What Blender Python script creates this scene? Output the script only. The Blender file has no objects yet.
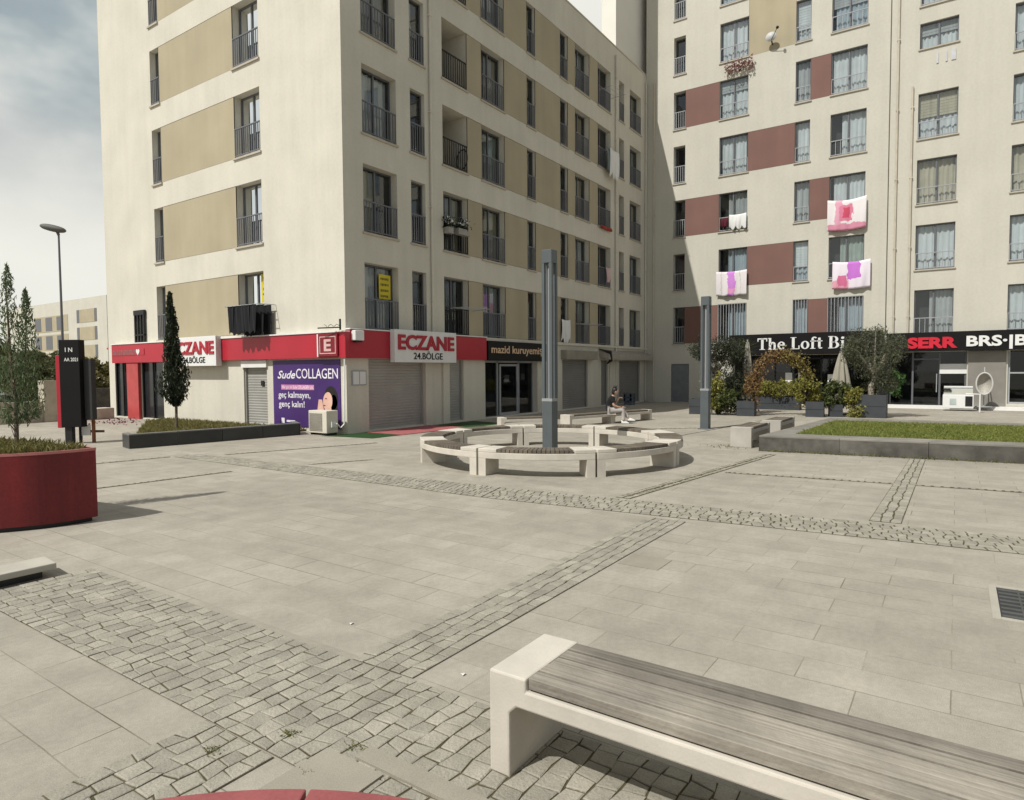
import bpy, math, random
import numpy as np
from mathutils import Vector, Matrix
random.seed(7); RNG = np.random.default_rng(7)
R = math.radians
SC = bpy.context.scene
COL = SC.collection

# ------------------------------------------------------------------ camera
F_PX, PITCH, ROLL, YAW = 648.9, -0.04526, -0.00636, 0.60088
fw = Vector((math.cos(YAW)*math.cos(PITCH), math.sin(YAW)*math.cos(PITCH), math.sin(PITCH)))
rt = Vector((math.sin(YAW), -math.cos(YAW), 0)); up = rt.cross(fw)
r2 = math.cos(ROLL)*rt + math.sin(ROLL)*up; u2 = -math.sin(ROLL)*rt + math.cos(ROLL)*up
cam = bpy.data.objects.new('camera', bpy.data.cameras.new('camera')); COL.objects.link(cam)
cam.data.sensor_fit = 'HORIZONTAL'; cam.data.sensor_width = 36; cam.data.lens = 36*F_PX/1024
cam.data.clip_start = 0.05; cam.data.clip_end = 3000
M = Matrix((r2, u2, -fw)).transposed().to_4x4(); M.translation = (0, 0, 1.75)
cam.matrix_world = M
SC.camera = cam

# ------------------------------------------------------------------ light
SUN = Vector((3.2, -1.0, -4.2)).normalized()
sun = bpy.data.objects.new('sun', bpy.data.lights.new('sun', 'SUN')); COL.objects.link(sun)
sun.data.energy = 5.0; sun.data.angle = R(0.5); sun.data.color = (1, .972, .918)
sun.rotation_euler = SUN.to_track_quat('-Z', 'Y').to_euler()
W = bpy.data.worlds.new('World'); SC.world = W; W.use_nodes = True
nt = W.node_tree; nt.nodes.clear()
sky = nt.nodes.new('ShaderNodeTexSky'); sky.sky_type = 'NISHITA'; sky.sun_disc = False
sky.sun_elevation = math.asin(-SUN.z); sky.sun_rotation = math.atan2(-SUN.x, -SUN.y)
sky.dust_density = 2.0; sky.air_density = 1.0
tc = nt.nodes.new('ShaderNodeTexCoord'); mp = nt.nodes.new('ShaderNodeMapping')
mp.inputs['Scale'].default_value = (1, 1, 1.7); mp.inputs['Location'].default_value = (.35, .1, .0)
n1 = nt.nodes.new('ShaderNodeTexNoise'); n1.inputs['Scale'].default_value = 2.6; n1.inputs['Detail'].default_value = 7; n1.inputs['Roughness'].default_value = .52
rp = nt.nodes.new('ShaderNodeValToRGB'); rp.color_ramp.elements[0].position = .36; rp.color_ramp.elements[1].position = .6
rp.color_ramp.elements[0].color = (.35, .35, .35, 1)
n2 = nt.nodes.new('ShaderNodeTexNoise'); n2.inputs['Scale'].default_value = 3.4; n2.inputs['Detail'].default_value = 5
cr = nt.nodes.new('ShaderNodeValToRGB')
cr.color_ramp.elements[0].position = .4; cr.color_ramp.elements[0].color = (6.8, 8.0, 8.5, 1)
cr.color_ramp.elements[1].position = .58; cr.color_ramp.elements[1].color = (15.4, 15.4, 14.4, 1)
mx = nt.nodes.new('ShaderNodeMix'); mx.data_type = 'RGBA'
bg = nt.nodes.new('ShaderNodeBackground'); bg.inputs['Strength'].default_value = .062
out = nt.nodes.new('ShaderNodeOutputWorld')
L = nt.links.new
L(tc.outputs['Generated'], mp.inputs['Vector']); L(mp.outputs['Vector'], n1.inputs['Vector']); L(mp.outputs['Vector'], n2.inputs['Vector'])
L(n1.outputs['Fac'], rp.inputs['Fac']); L(n2.outputs['Fac'], cr.inputs['Fac'])
sy = nt.nodes.new('ShaderNodeSeparateXYZ'); L(tc.outputs['Generated'], sy.inputs[0])
clr = nt.nodes.new('ShaderNodeMapRange'); clr.inputs['From Min'].default_value = -.45; clr.inputs['From Max'].default_value = .35; clr.inputs['To Min'].default_value = .38; L(sy.outputs['Y'], clr.inputs['Value'])
cf = nt.nodes.new('ShaderNodeMath'); cf.operation = 'MULTIPLY'; L(rp.outputs['Color'], cf.inputs[0]); L(clr.outputs[0], cf.inputs[1])
L(cf.outputs[0], mx.inputs['Factor']); L(sky.outputs['Color'], mx.inputs[6]); L(cr.outputs['Color'], mx.inputs[7])
# thin bright overcast low in the sky and toward the far end of the plaza
sx = nt.nodes.new('ShaderNodeSeparateXYZ'); L(tc.outputs['Generated'], sx.inputs[0])
hz = nt.nodes.new('ShaderNodeMapRange'); hz.interpolation_type = 'SMOOTHSTEP'; hz.inputs['From Min'].default_value = .12; hz.inputs['From Max'].default_value = .4; hz.inputs['To Min'].default_value = .9; hz.inputs['To Max'].default_value = 0; L(sx.outputs['Z'], hz.inputs['Value'])
ez = nt.nodes.new('ShaderNodeMapRange'); ez.interpolation_type = 'SMOOTHSTEP'; ez.inputs['From Min'].default_value = .5; ez.inputs['From Max'].default_value = .75; ez.inputs['To Max'].default_value = .9; L(sx.outputs['X'], ez.inputs['Value'])
mxx = nt.nodes.new('ShaderNodeMath'); mxx.operation = 'MAXIMUM'; hzc = nt.nodes.new('ShaderNodeMath'); hzc.operation = 'MULTIPLY'; L(hz.outputs[0], hzc.inputs[0]); L(clr.outputs[0], hzc.inputs[1]); L(hzc.outputs[0], mxx.inputs[0]); L(ez.outputs[0], mxx.inputs[1])
m2 = nt.nodes.new('ShaderNodeMix'); m2.data_type = 'RGBA'; m2.inputs[7].default_value = (16.5, 16.3, 15.0, 1); L(mxx.outputs[0], m2.inputs[0]); L(mx.outputs[2], m2.inputs[6])
L(m2.outputs[2], bg.inputs['Color']); L(bg.outputs['Background'], out.inputs['Surface'])
SC.view_settings.view_transform = 'Standard'; SC.view_settings.look = 'None'
SC.view_settings.exposure = -0.19; SC.view_settings.gamma = 1; SC.view_settings.use_curve_mapping = False

# ------------------------------------------------------------------ materials
MATS = {}
def mat(name, col, rough=.8, metal=0, var=.12, vscale=3, bump=0, bscale=40, island=0, spec=.4, fine=0, streak=0, dirt=0):
    """Principled surface whose colour wanders a little (noise, streaks, per-piece tint)."""
    if name in MATS: return MATS[name]
    m = bpy.data.materials.new(name); m.use_nodes = True; t = m.node_tree; b = t.nodes['Principled BSDF']; l = t.links.new
    b.inputs['Roughness'].default_value = rough; b.inputs['Metallic'].default_value = metal; b.inputs['Specular IOR Level'].default_value = spec
    co = t.nodes.new('ShaderNodeTexCoord'); src = co.outputs['Object']
    def noise(scale, detail=5, vec=None):
        n = t.nodes.new('ShaderNodeTexNoise'); n.inputs['Scale'].default_value = scale; n.inputs['Detail'].default_value = detail
        l(vec or src, n.inputs['Vector']); return n.outputs['Fac']
    def mr(v, a, c):
        n = t.nodes.new('ShaderNodeMapRange'); n.inputs['From Min'].default_value = .3; n.inputs['From Max'].default_value = .7
        n.inputs['To Min'].default_value = a; n.inputs['To Max'].default_value = c; l(v, n.inputs['Value']); return n.outputs[0]
    def mul(a, c):
        n = t.nodes.new('ShaderNodeMath'); n.operation = 'MULTIPLY'; l(a, n.inputs[0]); l(c, n.inputs[1]); return n.outputs[0]
    f = mr(noise(vscale), 1-var, 1+var)
    if fine: f = mul(f, mr(noise(fine[0], 2), 1-fine[1], 1+fine[1]))
    if streak:
        mpn = t.nodes.new('ShaderNodeMapping'); mpn.inputs['Scale'].default_value = streak[0]; l(src, mpn.inputs['Vector'])
        f = mul(f, mr(noise(1, 4, mpn.outputs[0]), 1-streak[1], 1+streak[1]*.5))
    if island:
        g = t.nodes.new('ShaderNodeNewGeometry'); n = t.nodes.new('ShaderNodeMapRange')
        n.inputs['To Min'].default_value = 1-island; n.inputs['To Max'].default_value = 1+island
        l(g.outputs['Random Per Island'], n.inputs['Value']); f = mul(f, n.outputs[0])
    v = t.nodes.new('ShaderNodeVectorMath'); v.operation = 'SCALE'; v.inputs[0].default_value = col[:3]; l(f, v.inputs['Scale'])
    l(v.outputs[0], b.inputs['Base Color'])
    if bump:
        bn = t.nodes.new('ShaderNodeBump'); bn.inputs['Strength'].default_value = bump; bn.inputs['Distance'].default_value = .02
        l(noise(bscale, 4), bn.inputs['Height']); l(bn.outputs[0], b.inputs['Normal'])
    MATS[name] = m; return m
def leafmat(name, c1, c2, scale=2.5):
    if name in MATS: return MATS[name]
    m = mat(name, c1, .6, var=0); t = m.node_tree; b = t.nodes['Principled BSDF']; l = t.links.new
    g = t.nodes.new('ShaderNodeNewGeometry'); co = t.nodes.new('ShaderNodeTexCoord'); n = t.nodes.new('ShaderNodeTexNoise'); n.inputs['Scale'].default_value = scale
    l(co.outputs['Object'], n.inputs['Vector'])
    a = t.nodes.new('ShaderNodeMath'); a.operation = 'ADD'; l(n.outputs['Fac'], a.inputs[0]); l(g.outputs['Random Per Island'], a.inputs[1])
    a2 = t.nodes.new('ShaderNodeMapRange'); a2.inputs['From Min'].default_value = .4; a2.inputs['From Max'].default_value = 1.6; l(a.outputs[0], a2.inputs['Value'])
    x = t.nodes.new('ShaderNodeMix'); x.data_type = 'RGBA'; x.inputs[6].default_value = (*c1, 1); x.inputs[7].default_value = (*c2, 1)
    l(a2.outputs[0], x.inputs[0]); l(x.outputs[2], b.inputs['Base Color'])
    tr = t.nodes.new('ShaderNodeBsdfTranslucent'); l(x.outputs[2], tr.inputs['Color']); ms = t.nodes.new('ShaderNodeMixShader'); ms.inputs[0].default_value = .3
    l(b.outputs[0], ms.inputs[1]); l(tr.outputs[0], ms.inputs[2]); l(ms.outputs[0], t.nodes['Material Output'].inputs['Surface'])
    return m
def glassmat(name, tint=(.8, .85, .85), refl=1.0):
    if name in MATS: return MATS[name]
    m = bpy.data.materials.new(name); m.use_nodes = True; t = m.node_tree; t.nodes.remove(t.nodes['Principled BSDF']); l = t.links.new
    g = t.nodes.new('ShaderNodeBsdfGlossy'); g.inputs['Roughness'].default_value = .02; g.inputs['Color'].default_value = (.9, .93, .95, 1)
    tr = t.nodes.new('ShaderNodeBsdfTransparent'); tr.inputs['Color'].default_value = (*tint, 1)
    fr = t.nodes.new('ShaderNodeFresnel'); fr.inputs['IOR'].default_value = 1.5
    mm = t.nodes.new('ShaderNodeMath'); mm.operation = 'MULTIPLY_ADD'; mm.inputs[1].default_value = 1.2*refl; mm.inputs[2].default_value = .06*refl; l(fr.outputs[0], mm.inputs[0])
    ms = t.nodes.new('ShaderNodeMixShader'); l(mm.outputs[0], ms.inputs[0]); l(tr.outputs[0], ms.inputs[1]); l(g.outputs[0], ms.inputs[2])
    l(ms.outputs[0], t.nodes['Material Output'].inputs['Surface']); MATS[name] = m; return m
def pavingmat():
    m = bpy.data.materials.new('granite_paving'); m.use_nodes = True; t = m.node_tree; b = t.nodes['Principled BSDF']; l = t.links.new
    co = t.nodes.new('ShaderNodeTexCoord'); sp = t.nodes.new('ShaderNodeSeparateXYZ'); cb = t.nodes.new('ShaderNodeCombineXYZ')
    l(co.outputs['Object'], sp.inputs[0]); l(sp.outputs['Y'], cb.inputs['X']); l(sp.outputs['X'], cb.inputs['Y'])
    wn = t.nodes.new('ShaderNodeTexNoise'); wn.inputs['Scale'].default_value = 1.3; l(co.outputs['Object'], wn.inputs['Vector'])
    wa = t.nodes.new('ShaderNodeVectorMath'); wa.operation = 'MULTIPLY_ADD'; wa.inputs[1].default_value = (.018, .018, 0)
    l(wn.outputs['Color'], wa.inputs[0]); l(cb.outputs[0], wa.inputs[2])
    br = t.nodes.new('ShaderNodeTexBrick'); br.offset = .42; br.squash = 1.0
    br.inputs['Scale'].default_value = 1; br.inputs['Brick Width'].default_value = .74; br.inputs['Row Height'].default_value = .3
    br.inputs['Mortar Size'].default_value = .0042; br.inputs['Mortar Smooth'].default_value = .3; br.inputs['Bias'].default_value = -.1
    br.inputs['Color1'].default_value = (.322, .296, .244, 1); br.inputs['Color2'].default_value = (.37, .338, .28, 1); br.inputs['Mortar'].default_value = (.17, .15, .105, 1)
    l(wa.outputs[0], br.inputs['Vector'])
    def noise(s, d, lo, hi, a=.35, c=.65):
        n = t.nodes.new('ShaderNodeTexNoise'); n.inputs['Scale'].default_value = s; n.inputs['Detail'].default_value = d; l(co.outputs['Object'], n.inputs['Vector'])
        r = t.nodes.new('ShaderNodeMapRange'); r.inputs['From Min'].default_value = a; r.inputs['From Max'].default_value = c; r.inputs['To Min'].default_value = lo; r.inputs['To Max'].default_value = hi
        l(n.outputs['Fac'], r.inputs['Value']); return r.outputs[0], n
    fac = None
    for s, d, lo, hi in ((.45, 6, .9, 1.06), (3.2, 6, .9, 1.06), (26, 3, .95, 1.05), (170, 2, .86, 1.12)):
        o, n = noise(s, d, lo, hi)
        if fac is None: fac = o
        else:
            k = t.nodes.new('ShaderNodeMath'); k.operation = 'MULTIPLY'; l(fac, k.inputs[0]); l(o, k.inputs[1]); fac = k.outputs[0]
    v = t.nodes.new('ShaderNodeVectorMath'); v.operation = 'SCALE'; l(br.outputs['Color'], v.inputs[0]); l(fac, v.inputs['Scale']); 
    nn, _n = noise(.9, 4, .05, .9, .42, .66)
    br2 = t.nodes.new('ShaderNodeMix'); br2.data_type = 'RGBA'; br2.inputs[6].default_value = (.35, .318, .258, 1)
    mk = t.nodes.new('ShaderNodeMath'); mk.operation = 'MULTIPLY'; l(br.outputs['Fac'], mk.inputs[0]); l(nn, mk.inputs[1])
    br.inputs['Mortar'].default_value = (.35, .318, .258, 1); l(mk.outputs[0], br2.inputs[0]); l(br.outputs['Color'], br2.inputs[6]); br2.inputs[7].default_value = (.11, .095, .06, 1)
    l(br2.outputs[2], v.inputs[0]); l(v.outputs[0], b.inputs['Base Color'])
    b.inputs['Roughness'].default_value = .75; b.inputs['Specular IOR Level'].default_value = .35
    bp = t.nodes.new('ShaderNodeBump'); bp.inputs['Strength'].default_value = .25; bp.inputs['Distance'].default_value = .01
    inv = t.nodes.new('ShaderNodeMath'); inv.operation = 'SUBTRACT'; inv.inputs[0].default_value = 1; l(br.outputs['Fac'], inv.inputs[1])
    l(inv.outputs[0], bp.inputs['Height']); l(bp.outputs[0], b.inputs['Normal'])
    return m
def blanketmat(name, base, bands):
    """woven print: bands = [(lo_u, hi_u, lo_v, hi_v, colour)] in the cloth's own generated coordinates"""
    m = mat(name, base, .9, var=0); t = m.node_tree; b = t.nodes['Principled BSDF']; l = t.links.new
    co = t.nodes.new('ShaderNodeTexCoord'); sp = t.nodes.new('ShaderNodeSeparateXYZ')
    dn = t.nodes.new('ShaderNodeTexNoise'); dn.inputs['Scale'].default_value = 3.5; dn.inputs['Detail'].default_value = 4; l(co.outputs['Generated'], dn.inputs['Vector'])
    da = t.nodes.new('ShaderNodeVectorMath'); da.operation = 'MULTIPLY_ADD'; da.inputs[1].default_value = (.22, .22, .22); l(dn.outputs['Color'], da.inputs[0]); l(co.outputs['Generated'], da.inputs[2])
    ds = t.nodes.new('ShaderNodeVectorMath'); ds.operation = 'SUBTRACT'; ds.inputs[1].default_value = (.11, .11, .11); l(da.outputs[0], ds.inputs[0]); l(ds.outputs[0], sp.inputs[0])
    cur = None
    def step(sock, lo, hi):
        a = t.nodes.new('ShaderNodeMath'); a.operation = 'GREATER_THAN'; a.inputs[1].default_value = lo; l(sock, a.inputs[0])
        c = t.nodes.new('ShaderNodeMath'); c.operation = 'LESS_THAN'; c.inputs[1].default_value = hi; l(sock, c.inputs[0])
        k = t.nodes.new('ShaderNodeMath'); k.operation = 'MULTIPLY'; l(a.outputs[0], k.inputs[0]); l(c.outputs[0], k.inputs[1]); return k.outputs[0]
    for lu, hu, lv, hv, c in bands:
        k = t.nodes.new('ShaderNodeMath'); k.operation = 'MULTIPLY'; l(step(sp.outputs['Y'], lu, hu), k.inputs[0]); l(step(sp.outputs['Z'], lv, hv), k.inputs[1])
        x = t.nodes.new('ShaderNodeMix'); x.data_type = 'RGBA'; x.inputs[7].default_value = (*c, 1); l(k.outputs[0], x.inputs[0])
        if cur is None: x.inputs[6].default_value = (*base, 1)
        else: l(cur, x.inputs[6])
        cur = x.outputs[2]
    l(cur, b.inputs['Base Color']); return m

render = mat('cream_render', (.58, .552, .466), .9, var=.06, vscale=.7, bump=.15, bscale=90, streak=((3.2, 3.2, .22), .045), fine=(11, .03))
render_b = mat('cream_render_pale', (.525, .506, .432), .9, var=.05, vscale=.5, bump=.15, bscale=90, streak=((2.6, 2.6, .16), .04), fine=(9, .03))
soffit = mat('render_grey', (.5, .46, .38), .9, var=.06)
beige = mat('beige_cladding', (.385, .335, .228), .85, var=.07, vscale=.6, bump=.1, bscale=80, streak=((2, 2, .2), .06))
maroon = mat('maroon_cladding', (.185, .098, .08), .8, var=.08, vscale=.6, streak=((2, 2, .2), .06))
jointm = mat('dark_joint', (.12, .1, .08), .9)
alu = mat('grey_aluminium', (.12, .125, .135), .45, var=.05)
alu_l = mat('light_grey_metal', (.33, .34, .35), .45, var=.06)
railm = mat('railing_grey', (.14, .145, .16), .5, var=.05)
blackm = mat('black_metal', (.01, .01, .011), .5, var=.1)
silm = mat('sill_stone', (.42, .38, .31), .8, var=.1)
pane = glassmat('window_glass', refl=.8)
pane_d = glassmat('shop_glass', (.5, .53, .53), .42)
curt_w = mat('white_curtain', (.62, .63, .64), .9, var=.06, streak=((9, 9, .2), .15))
curt_g = mat('grey_curtain', (.42, .42, .42), .9, var=.08, streak=((9, 9, .2), .2))
curt_c = mat('cream_curtain', (.5, .44, .34), .9, var=.08, streak=((9, 9, .2), .2))
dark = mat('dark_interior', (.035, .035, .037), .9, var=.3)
red = mat('red_fascia', (.4, .018, .034), .35, var=.06, vscale=1.2)
redp = mat('red_planter_paint', (.145, .01, .0115), .55, var=.25, vscale=1.4, streak=((6, 6, .4), .25), fine=(30, .12))
redtop = mat('lit_red_rim', (.42, .15, .14), .6, var=.12)  # lighter copy of the planter red, sunlight on the rim top painted in
white = mat('white_paint', (.72, .71, .68), .5, var=.05)
signw = mat('sign_white', (.7, .7, .68), .4, var=.03)
signred = mat('sign_red', (.38, .012, .03), .4, var=.04)
signblk = mat('sign_black', (.007, .0065, .0065), .5, spec=.2, var=.1)
shut = mat('shutter_grey', (.33, .322, .295), .5, var=.08, vscale=1.5)
shut_d = mat('shutter_taupe', (.215, .21, .195), .55, var=.08, vscale=1.5)
concrete = mat('pale_concrete', (.53, .49, .42), .85, var=.1, vscale=4, bump=.08, bscale=60, fine=(120, .025))
conc_g = mat('grey_concrete', (.3, .285, .26), .85, var=.14, vscale=3, bump=.15, bscale=60)
stone_d = mat('dark_stone', (.085, .079, .067), .75, var=.4, vscale=2.2, bump=.15, island=.14, fine=(9, .14))
stone_k = mat('black_stone', (.03, .031, .03), .4, var=.2, vscale=2, island=.2)
stone_t = mat('stone_cap', (.2, .187, .16), .8, var=.22, vscale=2, island=.08)
wood = mat('weathered_teak', (.24, .215, .177), .85, var=.22, vscale=4, island=.2, streak=((1.6, 70, 70), .3), fine=(1.3, .12), bump=.35, bscale=25)
wood_d = mat('dark_teak', (.135, .112, .085), .8, var=.2, vscale=6, island=.2)
cob = mat('granite_cobble', (.292, .272, .222), .8, var=.16, vscale=5, island=.14, bump=.4, bscale=70, fine=(150, .13))
joint = mat('mossy_joint', (.08, .068, .033), .95, var=.45, vscale=6)
lampm = mat('lamp_grey', (.085, .1, .105), .45, var=.08)
lampl = mat('lamp_light_grey', (.28, .29, .29), .5, var=.06)
soil = mat('soil', (.16, .12, .07), .95, var=.3, vscale=8)
bark = mat('bark', (.13, .1, .07), .9, var=.25, vscale=12, bump=.5)
bark_p = mat('pale_bark', (.3, .26, .21), .9, var=.25, vscale=12, bump=.4)
planterg = mat('anthracite_planter', (.045, .05, .056), .55, var=.12)
lf_olive = leafmat('olive_leaf', (.055, .066, .036), (.15, .155, .09))
lf_yel = leafmat('yellow_leaf', (.14, .15, .03), (.32, .29, .07))
lf_grn = leafmat('green_leaf', (.04, .06, .016), (.11, .13, .035))
lf_dark = leafmat('cypress_leaf', (.012, .02, .01), (.04, .055, .022))
lf_con = leafmat('grey_green_leaf', (.08, .12, .055), (.18, .225, .11))
lf_rust = leafmat('rust_leaf', (.17, .09, .03), (.3, .2, .09))
lf_pine = leafmat('far_leaf', (.06, .075, .03), (.15, .15, .06), .4)
lawn = leafmat('grass_blade', (.135, .17, .035), (.285, .3, .075), 1.2)
dryg = leafmat('dry_grass_blade', (.12, .13, .035), (.24, .2, .075), 1.5)
skin = mat('skin', (.5, .3, .21), .6, var=.05)

# ------------------------------------------------------------------ object helpers
WLOC = {}
def thing(name, label, cat, loc=(0, 0, 0), group=None):
    o = bpy.data.objects.new(name, None); COL.objects.link(o); o.location = loc; o.empty_display_size = .2
    WLOC[o.name] = Vector(loc); return tag(o, label, cat, group)
def tag(o, label=None, cat=None, group=None, kind=None):
    for k, v in (('label', label), ('category', cat), ('group', group), ('kind', kind)):
        if v: o[k] = v
    return o
def setkind(o, k): o['kind'] = k; return o

class MB:
    def __init__(s): s.v = []; s.f = []
    def quad(s, *p):
        n = len(s.v); s.v += [tuple(q) for q in p]; s.f.append(tuple(range(n, n+len(p))))
    def box(s, a, b):
        x0, y0, z0 = [min(p, q) for p, q in zip(a, b)]; x1, y1, z1 = [max(p, q) for p, q in zip(a, b)]
        n = len(s.v); s.v += [(x0, y0, z0), (x1, y0, z0), (x1, y1, z0), (x0, y1, z0), (x0, y0, z1), (x1, y0, z1), (x1, y1, z1), (x0, y1, z1)]
        s.f += [tuple(n+i for i in q) for q in ((0, 3, 2, 1), (4, 5, 6, 7), (0, 1, 5, 4), (1, 2, 6, 5), (2, 3, 7, 6), (3, 0, 4, 7))]
    def obox(s, c, ax, ay, az):
        c, ax, ay, az = map(Vector, (c, ax, ay, az)); n = len(s.v)
        for sx, sy, sz in ((-1, -1, -1), (1, -1, -1), (1, 1, -1), (-1, 1, -1), (-1, -1, 1), (1, -1, 1), (1, 1, 1), (-1, 1, 1)):
            s.v.append(tuple(c+ax*sx+ay*sy+az*sz))
        s.f += [tuple(n+i for i in q) for q in ((0, 3, 2, 1), (4, 5, 6, 7), (0, 1, 5, 4), (1, 2, 6, 5), (2, 3, 7, 6), (3, 0, 4, 7))]
    def prism(s, poly, z0, z1):
        n = len(s.v); k = len(poly); s.v += [(x, y, z0) for x, y in poly]+[(x, y, z1) for x, y in poly]
        s.f.append(tuple(range(n+k-1, n-1, -1))); s.f.append(tuple(range(n+k, n+2*k)))
        for i in range(k): j = (i+1) % k; s.f.append((n+i, n+j, n+k+j, n+k+i))
    def tube(s, pts, rad, seg=8, cap=True):
        pts = [Vector(p) for p in pts]; rad = rad if isinstance(rad, (list, tuple)) else [rad]*len(pts); base = len(s.v)
        for i, p in enumerate(pts):
            d = (pts[min(i+1, len(pts)-1)]-pts[max(i-1, 0)]).normalized()
            a = d.orthogonal().normalized() if i == 0 else (pa-d*pa.dot(d)).normalized()
            pa = a; b = d.cross(a)
            for k in range(seg):
                t = 2*math.pi*k/seg; s.v.append(tuple(p+(a*math.cos(t)+b*math.sin(t))*rad[i]))
        for i in range(len(pts)-1):
            for k in range(seg):
                q = (k+1) % seg; s.f.append((base+i*seg+k, base+i*seg+q, base+(i+1)*seg+q, base+(i+1)*seg+k))
        if cap: s.f.append(tuple(base+k for k in range(seg-1, -1, -1))); e = base+(len(pts)-1)*seg; s.f.append(tuple(e+k for k in range(seg)))
    def lathe(s, prof, c, seg=20):
        base = len(s.v); cx, cy, cz = c
        for r, z in prof:
            for k in range(seg): t = 2*math.pi*k/seg; s.v.append((cx+r*math.cos(t), cy+r*math.sin(t), cz+z))
        for i in range(len(prof)-1):
            for k in range(seg):
                q = (k+1) % seg; s.f.append((base+i*seg+k, base+i*seg+q, base+(i+1)*seg+q, base+(i+1)*seg+k))
        s.f.append(tuple(base+k for k in range(seg-1, -1, -1))); e = base+(len(prof)-1)*seg; s.f.append(tuple(e+k for k in range(seg)))
    def ball(s, c, r, seg=12, ring=8):
        rx, ry, rz = r if isinstance(r, (tuple, list)) else (r, r, r); base = len(s.v)
        for i in range(ring+1):
            p = math.pi*i/ring
            for k in range(seg): t = 2*math.pi*k/seg; s.v.append((c[0]+rx*math.sin(p)*math.cos(t), c[1]+ry*math.sin(p)*math.sin(t), c[2]-rz*math.cos(p)))
        for i in range(ring):
            for k in range(seg):
                q = (k+1) % seg; s.f.append((base+i*seg+k, base+i*seg+q, base+(i+1)*seg+q, base+(i+1)*seg+k))
    def grid(s, fn, nu, nv):
        base = len(s.v)
        for j in range(nv+1):
            for i in range(nu+1): s.v.append(tuple(fn(i/nu, j/nv)))
        for j in range(nv):
            for i in range(nu): a = base+j*(nu+1)+i; s.f.append((a, a+1, a+nu+2, a+nu+1))
    def leaves(s, pos, size, up=0., aspect=.5, rng=RNG, bend=.25):
        pos = np.asarray(pos, float); n = len(pos)
        if n == 0: return
        d = rng.normal(size=(n, 3)); d[:, 2] += up*2; d /= np.linalg.norm(d, axis=1)[:, None]
        e = rng.normal(size=(n, 3)); e -= (e*d).sum(1)[:, None]*d; e /= np.linalg.norm(e, axis=1)[:, None]
        nn = np.cross(d, e); sz = size*rng.uniform(.6, 1.4, n)[:, None]
        P = [pos-d*sz*.5, pos+e*sz*aspect*.5+nn*sz*bend*.3, pos+d*sz*.5, pos-e*sz*aspect*.5+nn*sz*bend*.3]
        b = len(s.v); A = np.stack(P, 1).reshape(-1, 3); s.v += list(map(tuple, A.tolist()))
        s.f += [(b+4*i, b+4*i+1, b+4*i+2, b+4*i+3) for i in range(n)]
    def build(s, name, m, parent=None, smooth=False, bevel=0, seg=2):
        me = bpy.data.meshes.new(name); off = Vector((0, 0, 0)); p = parent
        while p is not None: off += Vector(p.location); p = p.parent
        V = np.asarray(s.v, float)-np.array(off)
        me.from_pydata(V.tolist(), [], s.f); me.validate(clean_customdata=False)
        if smooth: me.polygons.foreach_set('use_smooth', [True]*len(me.polygons))
        me.materials.append(m); o = bpy.data.objects.new(name, me); COL.objects.link(o); o.parent = parent
        if bevel:
            md = o.modifiers.new('edge', 'BEVEL'); md.width = bevel; md.segments = seg; md.limit_method = 'ANGLE'; md.angle_limit = R(40)
        return o
def dup(root, loc, rz=0, label=None, group=None):
    def cp(o, par):
        c = o.copy(); COL.objects.link(c); c.parent = par
        for ch in o.children: cp(ch, c)
        return c
    c = cp(root, None); c.location = loc; c.rotation_euler = (0, 0, rz)
    if label: c['label'] = label
    if group: c['group'] = group
    return c

class Frame:
    """a facade plane: u along U, z up, d = depth into the building (negative = proud)"""
    def __init__(s, o, U, N): s.o = Vector(o); s.U = Vector(U); s.N = Vector(N)
    def p(s, u, z, d): return s.o+s.U*u+Vector((0, 0, z))-s.N*d
    def box(s, mb, u0, u1, z0, z1, d0, d1):
        a = s.p(u0, z0, d0); b = s.p(u1, z1, d1); mb.box(a, b)
    def quad(s, mb, u0, u1, z0, z1, d): mb.quad(s.p(u0, z0, d), s.p(u1, z0, d), s.p(u1, z1, d), s.p(u0, z1, d))
X0, Y0, XB = 12.37, 14.09, 33.52
FL = Frame((X0, 0, 0), (0, 1, 0), (-1, 0, 0)); FF = Frame((0, Y0, 0), (1, 0, 0), (0, -1, 0)); FB = Frame((XB, 0, 0), (0, 1, 0), (-1, 0, 0))
def wall(mb, fr, u0, u1, z0, z1, ops):
    us = sorted({u0, u1, *[o[0] for o in ops], *[o[1] for o in ops]}); zs = sorted({z0, z1, *[o[2] for o in ops], *[o[3] for o in ops]})
    us = [u for u in us if u0 <= u <= u1]; zs = [z for z in zs if z0 <= z <= z1]
    for a, b in zip(us, us[1:]):
        run = None
        for c, d in zip(zs, zs[1:]):
            um, zm = (a+b)/2, (c+d)/2
            if not any(o[0] < um < o[1] and o[2] < zm < o[3] for o in ops): fr.quad(mb, a, b, c, d, 0)
    for a, b, c, d, dep in ops:
        for q in (((a, c), (b, c)), ((b, d), (a, d)), ((a, d), (a, c)), ((b, c), (b, d))):
            (ua, za), (ub, zb) = q; mb.quad(fr.p(ua, za, 0), fr.p(ub, zb, 0), fr.p(ub, zb, dep), fr.p(ua, za, dep))
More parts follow.
